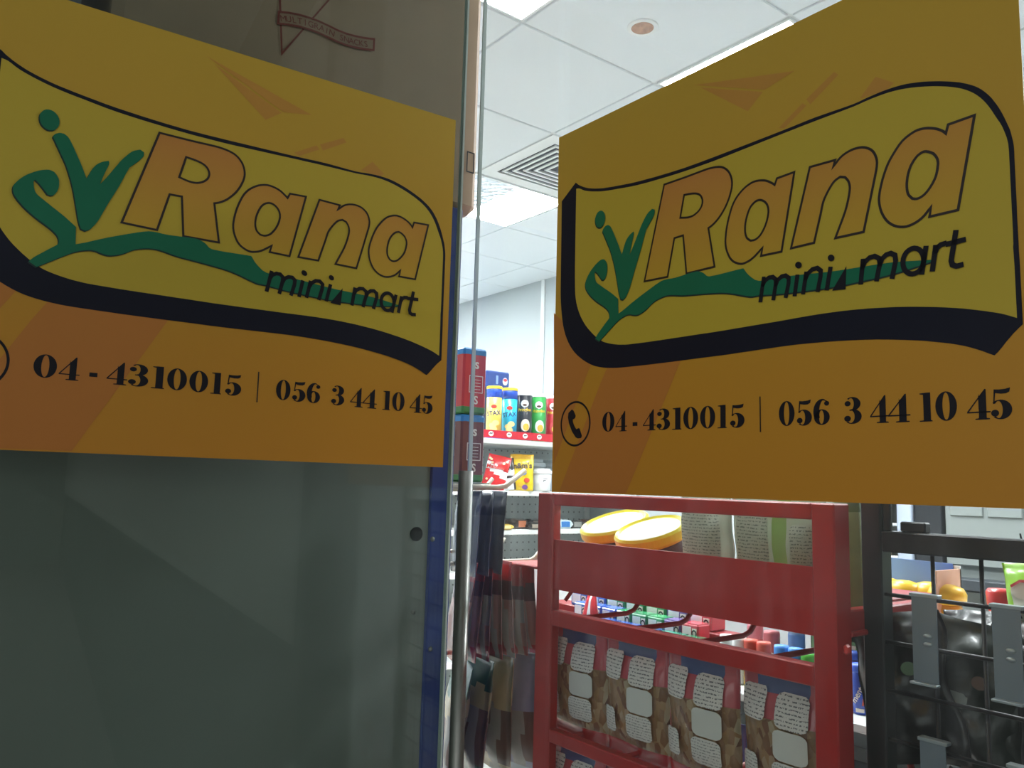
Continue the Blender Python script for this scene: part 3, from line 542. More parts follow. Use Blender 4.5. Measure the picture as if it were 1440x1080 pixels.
# ---- pouches
def pouch_mb(w, h, t, seed=0, nx=10, nz=14, zone=None, curl=0.0, pinch=.06, ztop=.07, zbot=.05):
    rnd = random.Random(seed); ph = [rnd.uniform(0, 6.28) for _ in range(6)]
    mb = MB(); vs = []
    def prof(u, v):
        fu = max(0, 1 - abs(2 * u - 1) ** 3)
        a = min(1, max(0, v - zbot) / .28); b = min(1, max(0, 1 - ztop - v) / .30)
        return fu ** .7 * sqrt(max(0, sin(a * pi / 2))) * sqrt(max(0, sin(b * pi / 2)))
    for side in (-1, 1):
        for j in range(nz + 1):
            v = j / nz
            for i in range(nx + 1):
                u = i / nx; p = prof(u, v)
                wr = .10 * sin(9 * u + 7 * v + ph[0]) + .08 * sin(17 * v - 6 * u + ph[1]) + .05 * sin(23 * u + 11 * v + ph[2] + side)
                y = side * (t / 2 * p * (1 + wr) + .0006) + curl * (2 * v - 1) ** 2 + .06 * t * sin(5 * u + ph[3]) * (1 - p)
                x = (u - .5) * w * (1 - pinch * max(0, sin(pi * v)) * (.5 + .5 * p)) + .006 * w * sin(12 * v + ph[4])
                vs.append((x, y, v * h + .004 * h * sin(8 * u + ph[5])))
    n = (nx + 1) * (nz + 1); fs = []; mi = []
    for s in (0, 1):
        for j in range(nz):
            for i in range(nx):
                a = s * n + j * (nx + 1) + i; q = (a, a + 1, a + nx + 2, a + nx + 1)
                fs.append(q if s == 0 else q[::-1]); mi.append(zone((i + .5) / nx, (j + .5) / nz, s) if zone else 0)
    for j in range(nz):
        for i in (0, nx):
            a = j * (nx + 1) + i; q = (a, a + nx + 1, a + nx + 1 + n, a + n); fs.append(q if i == nx else q[::-1]); mi.append(zone(.5, (j + .5) / nz, 0) if zone else 0)
    for i in range(nx):
        for j in (0, nz):
            a = j * (nx + 1) + i; q = (a, a + n, a + n + 1, a + 1); fs.append(q if j == 0 else q[::-1]); mi.append(zone(.5, .01 if j == 0 else .99, 0) if zone else 0)
    mb.v = vs; mb.f = fs; mb.mi = mi
    def surf(x, z):                      # front (-Y) surface, for things stuck on it
        u = x / w + .5; v = z / h; return -(t / 2 * prof(min(.98, max(.02, u)), min(.99, max(.01, v))) * 1.22 + .0016)
    return mb, surf

def foil(name, c, rough=.3): return mat(name, c, rough, 0.0, noise=.18, scale=40, bump=.25, coat=.4)
m_bagred = foil('pouch_red', '#a3252a'); m_bagmar = foil('pouch_maroon', '#5a2a30'); m_bagpink = foil('pouch_rosy_brown', '#9d6f66'); m_baggrey = foil('pouch_grey_back', '#96928c', .5)
m_bagnavy = foil('pouch_navy', '#1c2742'); m_bagslate = foil('pouch_slate', '#4c5260'); m_baggreen = foil('pouch_green', '#14503b'); m_bagcream = foil('pouch_cream', '#b5a27c'); m_baglav = foil('pouch_lavender', '#8d8ca5'); m_bagbrown = foil('pouch_brown_window', '#6a4a40')

def hang(label, mb, mats, loc, rz, ry=0.0, rx=0.0, group=None, tear=True):
    t = thing('snack_pouch', label, 'snack pouch', loc, rz, group, rx, ry)
    o = mb.build('pouch_body', mats, t, True)
    return t, o
z7 = lambda u, v, s: 0 if v > .80 else (1 if v > .62 else (3 if (.80 < u < .93) else (2 if v > .14 else 0)))
ords = ['nearest', 'second', 'third', 'fourth', 'fifth', 'sixth', 'farthest']
for k in range(7):
    zk = lambda u, v, s, k=k: z7(u + .05 * sin(k * 2.3) + .16 * (v - .4) * cos(k * 1.7), v + .035 * sin(3 * u + k), s)
    mb, sf = pouch_mb(.112, .152, .018, 10 + k, 16, 20, zone=zk)
    t, o = hang('red topped maroon snack pouch in the upper peg row, %s to the steel handle' % ('nearest' if k == 0 else ords[k] + ' nearest' if k < 6 else 'farthest'),
                mb, [m_bagred, m_bagmar, m_bagpink, m_baggrey], (-1.10 - .004 * k, .735 + .0235 * k, 1.228), radians(-20 + 6 * k), radians(-3 + k), radians(-10 + 4 * k), group='snack pouches on the upper peg row')
cols2 = [([m_baggreen, m_bagcream, m_bagbrown, m_baggrey], 'dark green and cream snack pouch in the lower peg row beside the handle'), ([m_baggreen, m_bagcream, m_bagbrown, m_baggrey], 'second green snack pouch in the lower peg row, leaning'),
         ([m_bagcream, m_bagcream, m_bagbrown, m_baggrey], 'cream snack pouch between the green and lavender pouches'), ([m_baglav, m_baglav, m_bagbrown, m_baggrey], 'lavender topped snack pouch nearest the red rack post')]
z4 = lambda u, v, s: 0 if v > .72 else (1 if v > .55 else (3 if .66 < u < .86 else (2 if v > .1 else 0)))
for k, (ms, lab) in enumerate(cols2):
    zk = lambda u, v, s, k=k: z4(u + .22 * (v - .4) * cos(k * 1.3), v + .06 * sin(4 * u + 1.4 * k), s)
    mb, sf = pouch_mb(.15, .185, .026, 30 + k, 16, 20, zone=zk)
    hang(lab, mb, ms, (-1.13 - .006 * k, .745 + .048 * k, 1.04), radians(-26 + 11 * k), radians(0), radians(-10 + 5 * k), group='snack pouches on the lower peg row')
zn = lambda u, v, s: 0 if v > .72 else 1
for k in range(3):
    mb, sf = pouch_mb(.10, .128, .016, 50 + k, zone=zn)
    hang(['navy snack pouch hanging below the brown biscuit box', 'second navy snack pouch behind the one below the biscuit boxes', 'rearmost navy snack pouch below the biscuit boxes'][k], mb, [m_bagnavy, m_bagslate], (-1.065 - .01 * k, .728 + .026 * k, 1.362), radians(-12 + 6 * k), 0, radians(-3), group='navy pouches below the biscuit boxes')

# ================================================================ SHELVING BAY WITH THE TUBES
GXF, GXB = -3.5, -3.95
def perf_mat():
    m = mat('perforated_grey_panel', '#cfd6d5', .5, noise=.03); nt = m.node_tree; b = nt.nodes['Principled BSDF']
    tc = nt.nodes.new('ShaderNodeTexCoord'); v = nt.nodes.new('ShaderNodeVectorMath'); v.operation = 'MULTIPLY'; v.inputs[1].default_value = (0, 22, 22)
    fr = nt.nodes.new('ShaderNodeVectorMath'); fr.operation = 'FRACTION'; sb = nt.nodes.new('ShaderNodeVectorMath'); sb.operation = 'SUBTRACT'; sb.inputs[1].default_value = (0, .5, .5)
    ln = nt.nodes.new('ShaderNodeVectorMath'); ln.operation = 'LENGTH'; lt = nt.nodes.new('ShaderNodeMath'); lt.operation = 'LESS_THAN'; lt.inputs[1].default_value = .12
    nt.links.new(tc.outputs['Object'], v.inputs[0]); nt.links.new(v.outputs[0], fr.inputs[0]); nt.links.new(fr.outputs[0], sb.inputs[0]); nt.links.new(sb.outputs[0], ln.inputs[0]); nt.links.new(ln.outputs['Value'], lt.inputs[0])
    old = b.inputs['Base Color'].links[0].from_socket; mx = nt.nodes.new('ShaderNodeMix'); mx.data_type = 'RGBA'; mx.inputs[7].default_value = (.25, .26, .26, 1)
    nt.links.new(lt.outputs[0], mx.inputs[0]); nt.links.new(old, mx.inputs[6]); nt.links.new(mx.outputs[2], b.inputs['Base Color'])
    return m
gd = thing('gondola_shelf', 'white shop shelving bay with perforated grey back behind the glass', 'shelf', (GXF, 2.75, 0))
Y0, Y1 = -.95, .9
MB().box(GXB - GXF - .02, GXB - GXF, Y0, Y1, .05, 1.74).build('back_panel', perf_mat(), gd)
MB().box(GXB - GXF - .03, -.02, Y0, Y1, 0, .12).build('plinth', m_shelf, gd)
for yy in (Y0, -.02, Y1): MB().box(GXB - GXF - .03, GXB - GXF + .02, yy - .015, yy + .015, 0, 1.74).build('upright', m_shelf, gd)
SZ = [1.745, 1.471, 1.265, 1.05, .83, .613, .366]
for z in SZ:
    MB().box(GXB - GXF, 0, Y0, Y1, z - .028, z, bev=.003).build('shelf', m_shelf, gd)
pm = mat('red_price_strip', '#cf2334', .4)
ps = MB().box(0, .006, Y0, Y1, 1.747, 1.788).build('red_shelf_strip', pm, gd)
for yy in (-.21, -.09, .02, .12):
    MB().disc(yy, 1.768, .017, .013, facex(.0072)).build('white_badge', m_white, ps)
    MB().ribbon([(yy - .010, 1.766), (yy - .004, 1.772), (yy + .003, 1.769), (yy + .010, 1.773)], .005, facex(.0078)).build('badge_mark', mat('brown_print', '#4a2a20', .5), ps)

def can(label, px, cols, text, tcol, cap, pname, stax=False):
    p = on_x(px, 600, -3.565)
    t = thing('crisp_tube', label, 'crisp tube', (-3.565, p.y, 1.7455), radians(53), group='crisp tubes on the top shelf')
    H = .285 if stax else .268; r = .042
    if stax:
        MB().lathe([(r - .001, 0), (r, .003), (r, .03)], 28).build('blue_foot', mat('tube_blue', '#2a55c4', .35), t, True)
        MB().lathe([(r - .0004, .03), (r - .0004, H - .062)], 28).build('tube_body', mat(pname, cols, .35, coat=.3), t, True)
        MB().lathe([(r, H - .062), (r, H - .018), (r - .002, H - .014)], 28).build('blue_shoulder', mat('tube_blue', '#2a55c4', .35), t, True)
    else:
        MB().lathe([(r - .001, 0), (r, .003), (r, H - .018), (r - .002, H - .015)], 28).build('tube_body', mat(pname, cols, .35, coat=.3), t, True)
    MB().lathe([(r + .0015, H - .016), (r + .0015, H - .003), (r - .003, H), (.002, H)], 28).build('cap', cap, t, False)
    cyl = lambda rr: (lambda u, v, w: ((rr) * sin(u / r), -(rr) * cos(u / r), v))
    if text == 'STAX':
        letter('STAX', .034, cyl(r + .0008), None, .12, (0, .125), bold=.02).build('brand_lettering', mat('tube_navy_print', '#1b2b6b', .4), t)
        MB().disc(0, .172, .016, .011, cyl(r + .0008)).build('red_badge', mat('tube_red_print', '#d03a2e', .4), t)
        for (a, b) in ((-.006, .07), (.012, .085), (.0, .052)): MB().disc(a, b, .020, .014, cyl(r + .0009 + abs(a) * .02)).build('crisp_picture', mat('crisp_picture', '#f0d48a', .5), t)
    else:
        MB().disc(0, .205, .022, .020, cyl(r + .0008)).build('white_oval', m_white, t)
        MB().disc(0, .197, .013, .006, cyl(r + .0014)).build('brown_mark', mat('brown_print', '#4a2a20', .5), t)
        letter(text, .024, cyl(r + .0012), None, .06, (0, .163), bold=.02).build('brand_lettering', mat('tube_yellow_print', '#e9c62f', .4), t)
        MB().disc(.006, .085, .026, .034, cyl(r + .0008)).build('pale_picture', mat('picture_%s' % pname, tcol, .5), t)
        MB().disc(.010, .075, .017, .02, cyl(r + .0014)).build('crisp_picture', mat('crisp_picture2', '#e0a93a', .5), t)
capy = mat('cap_yellow', '#f0c63a', .4); capw = mat('cap_white', '#e9ecec', .4)
can('yellow crisp tube with blue ends next to the red biscuit box', 694, '#efd45e', 'STAX', '', capy, 'tube_yellow', True)
can('light blue crisp tube with yellow cap on the top shelf', 716, '#25b4dd', 'STAX', '', capy, 'tube_cyan', True)
can('black crisp tube between the light blue and green tubes', 737, '#22242e', 'Pringles', '#d9cfc0', capw, 'tube_black')
can('green crisp tube between the black and red tubes', 757, '#2f9a46', 'Pringles', '#d9e8ea', capw, 'tube_green')
can('red crisp tube half hidden behind the right sticker', 777, '#b32534', 'Pringles', '#c9404c', capw, 'tube_red')
# soft drink pack on the top shelf
p = on_x(697, 530, -3.8)
t = thing('drinks_pack', 'dark blue soft drink pack standing behind the crisp tubes', 'drinks pack', (-3.8, p.y, 1.7455))
MB().box(-.06, .06, -.11, .05, 0, .30, bev=.006).build('tray', mat('drink_tray_dark', '#20263a', .5), t)
MB().box(-.065, .065, -.115, .055, .30, .40, bev=.008).build('blue_wrap', mat('drink_blue', '#27407f', .35, coat=.3), t)
MB().disc(.02, .345, .018, .022, facex(.0665)).build('round_badge', mat('drink_badge_white', '#d8dce6', .5), t)
MB().disc(.02, .353, .014, .009, facex(.0672)).build('badge_red', mat('drink_badge_red', '#c0404a', .5), t)
MB().box(.066, .0666, -.045, -.03, .325, .375).build('can_picture', mat('drink_can_picture', '#7f9ad0', .4), t)

# ---- sweets on the second shelf
def sweet_bag(label, px, w, h, ms, zone, word, wcol, tilt, x=-3.545, yaw=50, wsz=.05):
    p = on_x(px, 680, x)
    t = thing('sweet_bag', label, 'sweet bag', (x, p.y, 1.472), radians(yaw), None, radians(-8), radians(tilt))
    mb, sf = pouch_mb(w, h, .035, int(px), zone=zone, ztop=.06, zbot=.04)
    mb.build('bag_body', ms, t, True)
    fn = lambda u, v, q: (u, sf(u, v) - .001, v)
    q = letter(word, wsz, fn, None, .05, (0, h * .60), bold=.03); q.build('brand_lettering', wcol, t)
    return t, sf
m_wprint = mat('white_print', '#e6ded2', .5)
zz = lambda u, v, s: 1 if .45 < v + .25 * (u - .5) < .68 else 0
t, sf = sweet_bag('red sweet bag with white band leaning on the second shelf', 692, .125, .19, [foil('sweet_red', '#d22a2c'), m_white], zz, 'Maltesers', mat('tube_red_print', '#d03a2e', .4), 12, wsz=.03)
rr = random.Random(4)
for k in range(9):
    a, b = rr.uniform(-.05, .05), rr.choice((rr.uniform(.02, .07), rr.uniform(.14, .175)))
    MB().disc(a, b, .007, .006, (lambda u, v, w, sf=sf: (u, sf(u, v) - .0012, v))).build('cream_dot', mat('cream_dot', '#efdcb4', .5), t)
t, sf = sweet_bag('dark brown and white sweet bag between the red and yellow bags', 712, .11, .175, [foil('sweet_brown', '#3a2a2a'), m_white], lambda u, v, s: 1 if (.42 < v < .62 or (v < .34 and abs(u - .55) < .3)) else 0, "m&m's", mat('black_ink', '#1b1c22', .45), -6, -3.56, wsz=.035)
t, sf = sweet_bag('bright yellow sweet bag standing on the second shelf', 733, .13, .20, [foil('sweet_yellow', '#ecc41b'), foil('sweet_gold', '#c99a1e')], lambda u, v, s: 1 if v > .88 else 0, "m&m's", mat('sweet_bag_brown_print', '#4b3d3a', .45), 0, -3.52, wsz=.042)
for (a, b, c) in ((.03, .055, '#c8412c'), (-.035, .07, '#d86c2a'), (-.005, .03, '#e2b020'), (.02, .018, '#7b4fa0'), (.012, .095, '#3f74c8')):
    MB().disc(a, b, .016, .013, (lambda u, v, w, sf=sf: (u, sf(u, v) - .0015, v))).build('sweet_picture', mat('sweet_dot_' + c[1:], c, .4), t)
def cup(label, px, py, x, s, m, lidm, z=1.472):
    p = on_x(px, py, x)
    t = thing('plastic_tub', label, 'tub', (x, p.y, z))
    MB().lathe([(.040 * s, 0), (.044 * s, .004), (.052 * s, .095 * s)], 24).build('tub_body', m, t, True)
    MB().lathe([(.056 * s, .093 * s), (.058 * s, .10 * s), (.056 * s, .108 * s), (.046 * s, .112 * s), (.044 * s, .122 * s), (.002, .124 * s)], 24).build('lid', lidm, t)
    return t
m_clear = mat('frosted_plastic', '#c6cfd6', .25, noise=.05)
t = cup('white tub with lid beside the yellow sweet bag', 762, 690, -3.53, 1.02, mat('tub_white', '#eceeee', .35), m_white)
q = MB()
for k in range(3): q.box(.010, .016 + .01 * k, -.0515, -.0505, .05 + .008 * k, .053 + .008 * k)
q.build('printed_marks', m_ink, t, rot=(0, 0, radians(45)))
cup('frosted tub behind the yellow sweet bag', 747, 680, -3.78, 1.5, m_clear, m_clear)
cup('frosted tub at the back of the second shelf beside the sticker edge', 775, 680, -3.82, 1.5, m_clear, m_clear)

# ---- chocolate on the third shelf and below
def bar(label, px, x, z, L, D, H, c, c2, yaw=0, name='chocolate_bar', cat='chocolate bar', word=None):
    p = on_x(px, 740, x)
    t = thing(name, label, cat, (x, p.y, z), radians(yaw))
    mb = MB()
    n = 8; prof = []
    for i in range(n + 1):
        a = -L / 2 + L * i / n; k = 1.0 if 0 < i < n else .25
        prof.append((a, k))
    vs = []; fs = []
    for a, k in prof:
        for (yy, zz2) in ((-D / 2, .25), (-D / 2 * .9, .9), (0, 1), (D / 2 * .9, .9), (D / 2, .25), (D / 2 * .8, 0), (-D / 2 * .8, 0)): vs.append((yy, a, H / 2 + (zz2 - .5) * H * k if k < 1 else zz2 * H))
    for i in range(n):
        for j in range(7): fs.append((i * 7 + j, i * 7 + (j + 1) % 7, (i + 1) * 7 + (j + 1) % 7, (i + 1) * 7 + j))
    fs += [tuple(range(6, -1, -1)), tuple(range(n * 7, n * 7 + 7))]
    mb.add(vs, fs); mb.build('wrapper', foil('wrap_' + c[1:], c), t)
    MB().box(D / 2 * .92, D / 2 + .001, -L * .28, L * .28, H * .2, H * .8).build('wrapper_panel', mat('wrapp_' + c2[1:], c2, .4), t)
    return t
for i, (lab, px, x, L, H, c, c2) in enumerate([
    ('black chocolate box at the back of the third shelf', 716, -3.70, .17, .05, '#2a2321', '#5a4a40'), ('yellow wrapped bar lying at the front of the third shelf', 706, -3.53, .10, .028, '#d7b23c', '#efe0a0'),
    ('dark bar with orange print on the third shelf', 728, -3.56, .09, .055, '#30241f', '#b06a48'), ('black wrapped bar beside the red rack post on the third shelf', 748, -3.53, .11, .034, '#23201f', '#9a8f80'),
    ('dark chocolate box under the peg holes on the third shelf', 752, -3.72, .15, .045, '#33302f', '#6a6058'), ('blue and white wrapped bar seen through the top of the red rack', 789, -3.54, .11, .05, '#c9dcea', '#3a7cc4'),
    ('dark wrapped bar beside the blue one through the red rack', 806, -3.56, .10, .045, '#2c2a2a', '#8a8a86'), ('brown bar at the right end of the third shelf', 826, -3.56, .10, .05, '#4a3026', '#c78a4a')]):
    bar(lab, px, x, 1.266, L, .08, H, c, c2)
for i, (lab, px, c, c2) in enumerate([('red and white wafer pack on the fourth shelf by the handle', 712, '#c5403c', '#eee6dd'), ('white wafer pack on the fourth shelf', 735, '#dcd6cc', '#b34740'), ('red wafer pack on the fourth shelf behind the rack post', 757, '#b03836', '#eee6dd')]):
    bar(lab, px, -3.53, 1.051, .12, .10, .03, c, c2, 4 * i, 'wafer_pack', 'wafer pack')
for i, (lab, px, c, c2) in enumerate([('blue biscuit roll on the low shelf beside the red post', 745, '#2d55a8', '#e8e8ee'), ('white and blue biscuit roll on the low shelf', 722, '#d8dde8', '#2d55a8'), ('dark biscuit roll deeper on the low shelf', 765, '#3a3550', '#a8a4c0')]):
    p = on_x(px, 912, -3.55); o = bar(lab, px, -3.55, .614, .14, .09, .045, c, c2, 0, 'biscuit_roll', 'biscuit roll'); o.location.y = p.y
for i, (lab, px, c, c2) in enumerate([('yellow packet on the lowest visible shelf', 762, '#d9b43a', '#e8d890'), ('brown packet on the lowest visible shelf', 745, '#6a4630', '#c8a070')]):
    p = on_x(px, 985, -3.55); o = bar(lab, px, -3.55, .367, .14, .09, .06, c, c2, 0, 'biscuit_packet', 'biscuit packet'); o.location.y = p.y
# ================================================================ RED WIRE-AND-SHEET RACK behind the right glass
RY = .80
rk = thing('red_rack', 'red metal snack rack with a wide header plate behind the right glass', 'rack', (-.728, RY, 0))
def rbox(name, x0, x1, z0, z1, y0=0.0, y1=.016, bev=.0015, m=m_red, par=rk): return MB().box(x0 + .728, x1 + .728, y0, y1, z0, z1, bev=bev).build(name, m, par)
rbox('post', -.973, -.937, 0, 1.490, 0, .016); rbox('post', -.510, -.483, 0, 1.490, 0, .03)
rbox('top_bar', -.937, -.510, 1.472, 1.490, 0, .022)
rbox('header_plate', -.937, -.510, 1.350, 1.422, .003, .007, 0)
rbox('cross_bar', -.937, -.510, 1.298, 1.320)
rbox('cross_bar', -.937, -.510, 1.135, 1.153)
rbox('cross_bar', -.937, -.510, .97, .988)
rbox('cross_bar', -.937, -.510, .4, .42)
rbox('side_arm', -.503, -.487, 1.350, 1.377, .03, .21)
MB().tube([(-.54 + .728, .19, 1.345), (-.511 + .728, .20, 1.181), (-.33 + .728, .24, 0)], .004, 10).build('rear_leg', m_red, rk, True)
HX = [-.915, -.81, -.70, -.592]
for zb in (1.309, 1.144):
    for x in HX:
        MB().tube([(x + .728, .014, zb), (x + .728, .135, zb), (x + .728, .150, zb + .004), (x + .728, .162, zb + .016)], .0036, 10).build('hook', m_red, rk, True)
MB().tube([(-.92 + .728, .012, 1.335), (-.905 + .728, .05, 1.39)], .003, 8).build('hook_stay', m_red, rk, True)
rbox('knob', -.483, -.478, 1.335, 1.345, .01, .02, .003, mat('red_plastic_tip', '#d8403a', .35))

# ---- nut pouches hanging from the hooks, their backs to the street
def nut_mat():
    m = bpy.data.materials.new('nuts_in_film'); m.use_nodes = True; nt = m.node_tree; b = nt.nodes['Principled BSDF']
    tc = nt.nodes.new('ShaderNodeTexCoord'); v = nt.nodes.new('ShaderNodeTexVoronoi'); v.inputs['Scale'].default_value = 125
    mp = nt.nodes.new('ShaderNodeMapping'); mp.inputs['Scale'].default_value = (1, 1, .6); nt.links.new(tc.outputs['Object'], mp.inputs[0]); nt.links.new(mp.outputs[0], v.inputs['Vector'])
    rp = nt.nodes.new('ShaderNodeValToRGB'); e = rp.color_ramp.elements
    e[0].position = 0; e[0].color = rgb('#7a5040') + (1,); e[1].position = 1; e[1].color = rgb('#cdbd9c') + (1,)
    for p, c in ((.3, '#a8845c'), (.55, '#b79b76'), (.75, '#8d6048')):
        k = e.new(p); k.color = rgb(c) + (1,)
    sp = nt.nodes.new('ShaderNodeSeparateColor'); nt.links.new(v.outputs['Color'], sp.inputs[0]); nt.links.new(sp.outputs[0], rp.inputs[0])
    nt.links.new(rp.outputs[0], b.inputs['Base Color']); b.inputs['Roughness'].default_value = .45; b.inputs['Coat Weight'].default_value = .8; b.inputs['Coat Roughness'].default_value = .12
    bp = nt.nodes.new('ShaderNodeBump'); bp.inputs['Strength'].default_value = .6; bp.inputs['Distance'].default_value = .004; bp.invert = True
    nt.links.new(v.outputs['Distance'], bp.inputs['Height']); nt.links.new(bp.outputs[0], b.inputs['Normal'])
    return m
m_nuts = translu(nut_mat(), .35)
def label_mat(name, base, ink, lines, wob):
    """sticker with rows of tiny illegible print"""
    m = bpy.data.materials.new(name); m.use_nodes = True; nt = m.node_tree; b = nt.nodes['Principled BSDF']; b.inputs['Roughness'].default_value = .55
    tc = nt.nodes.new('ShaderNodeTexCoord'); mp = nt.nodes.new('ShaderNodeMapping'); mp.inputs['Scale'].default_value = (420, 1, lines * .32); nt.links.new(tc.outputs['Object'], mp.inputs[0])
    wv = nt.nodes.new('ShaderNodeTexWave'); wv.wave_type = 'BANDS'; wv.bands_direction = 'Z'; wv.inputs['Scale'].default_value = lines / 6.28 * .5; wv.inputs['Distortion'].default_value = wob
    wv.inputs['Detail'].default_value = 2
    nz = nt.nodes.new('ShaderNodeTexNoise'); nz.inputs['Scale'].default_value = 1.0; nt.links.new(mp.outputs[0], nz.inputs['Vector']); nt.links.new(tc.outputs['Object'], wv.inputs['Vector'])
    a = nt.nodes.new('ShaderNodeMath'); a.operation = 'GREATER_THAN'; a.inputs[1].default_value = .66; nt.links.new(wv.outputs['Fac'], a.inputs[0])
    c = nt.nodes.new('ShaderNodeMath'); c.operation = 'GREATER_THAN'; c.inputs[1].default_value = .5; nt.links.new(nz.outputs['Fac'], c.inputs[0])
    d = nt.nodes.new('ShaderNodeMath'); d.operation = 'MULTIPLY'; nt.links.new(a.outputs[0], d.inputs[0]); nt.links.new(c.outputs[0], d.inputs[1])
    mx = nt.nodes.new('ShaderNodeMix'); mx.data_type = 'RGBA'; mx.inputs[6].default_value = rgb(base) + (1,); mx.inputs[7].default_value = rgb(ink) + (1,)
    nt.links.new(d.outputs[0], mx.inputs[0]); nt.links.new(mx.outputs[2], b.inputs['Base Color'])
    return m
m_lab1 = label_mat('label_dense_print', '#d3d1cb', '#6c6c6e', 900, 1.5); m_lab2 = label_mat('label_fine_print', '#cfcfc9', '#8a8c8a', 1100, 2.5)
m_lab3 = mat('label_plain', '#c9ccc6', .5, noise=.05)
m_film = mat('clear_film_red_tint', '#b4525a', .2, noise=.2, scale=18, coat=.8); m_bluefilm = mat('film_blue_arch', '#4d5a86', .25, noise=.1, coat=.8)
m_redfilm = mat('pouch_red_base', '#b01f22', .25, noise=.15, scale=15, coat=.6)
def rlabel(t, sf, x0, x1, z0, z1, m, lift=.0012, rad=.005):
    pts = []
    for cx, cz, a0 in ((x1 - rad, z0 + rad, -90), (x1 - rad, z1 - rad, 0), (x0 + rad, z1 - rad, 90), (x0 + rad, z0 + rad, 180)):
        pts += [(cx + rad * cos(radians(a0 + 30 * k)), cz + rad * sin(radians(a0 + 30 * k))) for k in range(4)]
    # grid-ish fan so that the label follows the pouch
    mb = MB(); n = 6; vs = []; fs = []
    for j in range(n + 1):
        for i in range(n + 1):
            u = i / n; v = j / n; x = x0 + (x1 - x0) * u; z = z0 + (z1 - z0) * v
            ex = .0 
            if (i in (0, n)) and (j in (0, n)): x += (.0022 if i == 0 else -.0022); z += (.0022 if j == 0 else -.0022)
            vs.append((x, sf(x, z) - lift, z))
    for j in range(n):
        for i in range(n): a = j * (n + 1) + i; fs.append((a, a + 1, a + n + 2, a + n + 1))
    mb.add(vs, fs); return mb.build('paper_label', m, t, True)
NUTZ = lambda u, v, s: 3 if v < .13 else (0 if v < .70 else (2 if (v > .86 and abs(u - .5) < .30) else 1))
names = ['leftmost', 'second', 'third', 'rightmost']
px_l = [-.985, -.866, -.750, -.633]; wds = [.115, .116, .113, .113]; cxs = [-.919, -.806, -.691, -.577]
for row, ztop in enumerate((1.293, 1.128)):
    for k in range(4):
        if row == 1 and k > 1: continue
        w = wds[k]; h = .158; y = RY + .046 + .004 * (k % 2)
        cx = cxs[k]
        lab = ('%s of the four upper nut pouches hanging in the red rack' if row == 0 else '%s lower nut pouch in the red rack') % names[k]
        t = thing('nut_pouch', lab, 'nut pouch', (cx, y, ztop - h), radians(3 - 2 * k), 'nut pouches on the red rack', radians(2))
        mb, sf = pouch_mb(w, h, .026, 70 + k + 10 * row, 16, 22, NUTZ, pinch=.03, ztop=.10, zbot=.10)
        mb.build('pouch_body', [m_nuts, m_film, m_bluefilm, m_redfilm], t, True)
        L = -w / 2
        zt = 1.277 - (ztop - h) - (.165 if row else 0)
        rlabel(t, sf, L + .004, L + .041, zt - .037, zt, m_lab1)
        rlabel(t, sf, L + .055, L + .097, zt - .039, zt - .001, m_lab1)
        rlabel(t, sf, L + .053, L + .096, zt - .074, zt - .041, m_lab3)
        rlabel(t, sf, L + .051, L + .094, zt - .108, zt - .076, m_lab2)
        rlabel(t, sf, L + .004, L + .030, zt - .108, zt - .075, m_lab2)
# red tray behind the lower row
tr_ = thing('red_tray', 'red plastic tray of small packets behind the lower bar of the red rack', 'tray', (-.84, .93, 1.0))
MB().box(-.09, .09, -.04, .05, 0, .10, bev=.004).build('tray_body', mat('tray_red', '#cf2a28', .35), tr_)
for k, (lab, x, y, c) in enumerate([('yellow packet peeking over the lower bar of the red rack', -.88, 1.02, '#d9b02c'), ('small white and pink packet over the lower bar of the red rack', -.915, 1.02, '#dba6b4'), ('blue packet behind the lower bar of the red rack', -.80, 1.04, '#5a7fc4')]):
    t = thing('sweet_packet', lab, 'sweet packet', (x, y, 1.08), radians(10 * k - 10))
    mb, sf = pouch_mb(.05, .08, .012, 200 + k); mb.build('packet_body', foil('packet_' + c[1:], c), t, True)
    rlabel(t, sf, -.015, .015, .03, .055, m_lab3)

# ---- tubs with yellow lids and clear bags on the top tier of the red rack
top = rbox('top_basket', -1.08, -.52, 1.372, 1.377, .02, .29)
def bucket(label, x, y, z, r, h, tilt, yaw):
    t = thing('yellow_lid_tub', label, 'tub', (x, y, z), radians(yaw), 'tubs with yellow lids', radians(tilt), radians(-17))
    MB().lathe([(r * .86, 0), (r * .9, .003), (r * .97, h)], 32).build('tub_body', mat('tub_brown_print', '#57403c', .35, noise=.3, scale=30), t, True)
    MB().lathe([(r * 1.0, h - .006), (r * 1.04, h - .002), (r * 1.04, h + .009), (r * .985, h + .013), (r * .92, h + .010)], 40).build('yellow_rim', mat('tub_yellow', '#dfd42a', .35), t)
    MB().lathe([(r * .93, h + .008), (r * .92, h + .0098), (r * .5, h + .0112), (.002, h + .0115)], 40).build('white_lid', mat('tub_lid_white', '#d9d8cc', .5), t, True)
    return t
bucket('yellow rimmed white lid tub at the left in the red rack top', -1.014, 1.022, 1.391, .058, .044, 12, 52)
bucket('yellow rimmed white lid tub beside the clear bag in the red rack top', -.862, .945, 1.397, .054, .036, 12, 52)
m_clearbag = translu(mat('clear_bag_film', '#b9c1b4', .2, noise=.15, scale=25, coat=.7), .6); m_clearprint = translu(label_mat('clear_bag_print', '#bcc5b8', '#7f8a82', 1000, 2.0), .6); m_greenfilm = translu(mat('green_bag_strip', '#8faa66', .3, noise=.1, coat=.5), .6)
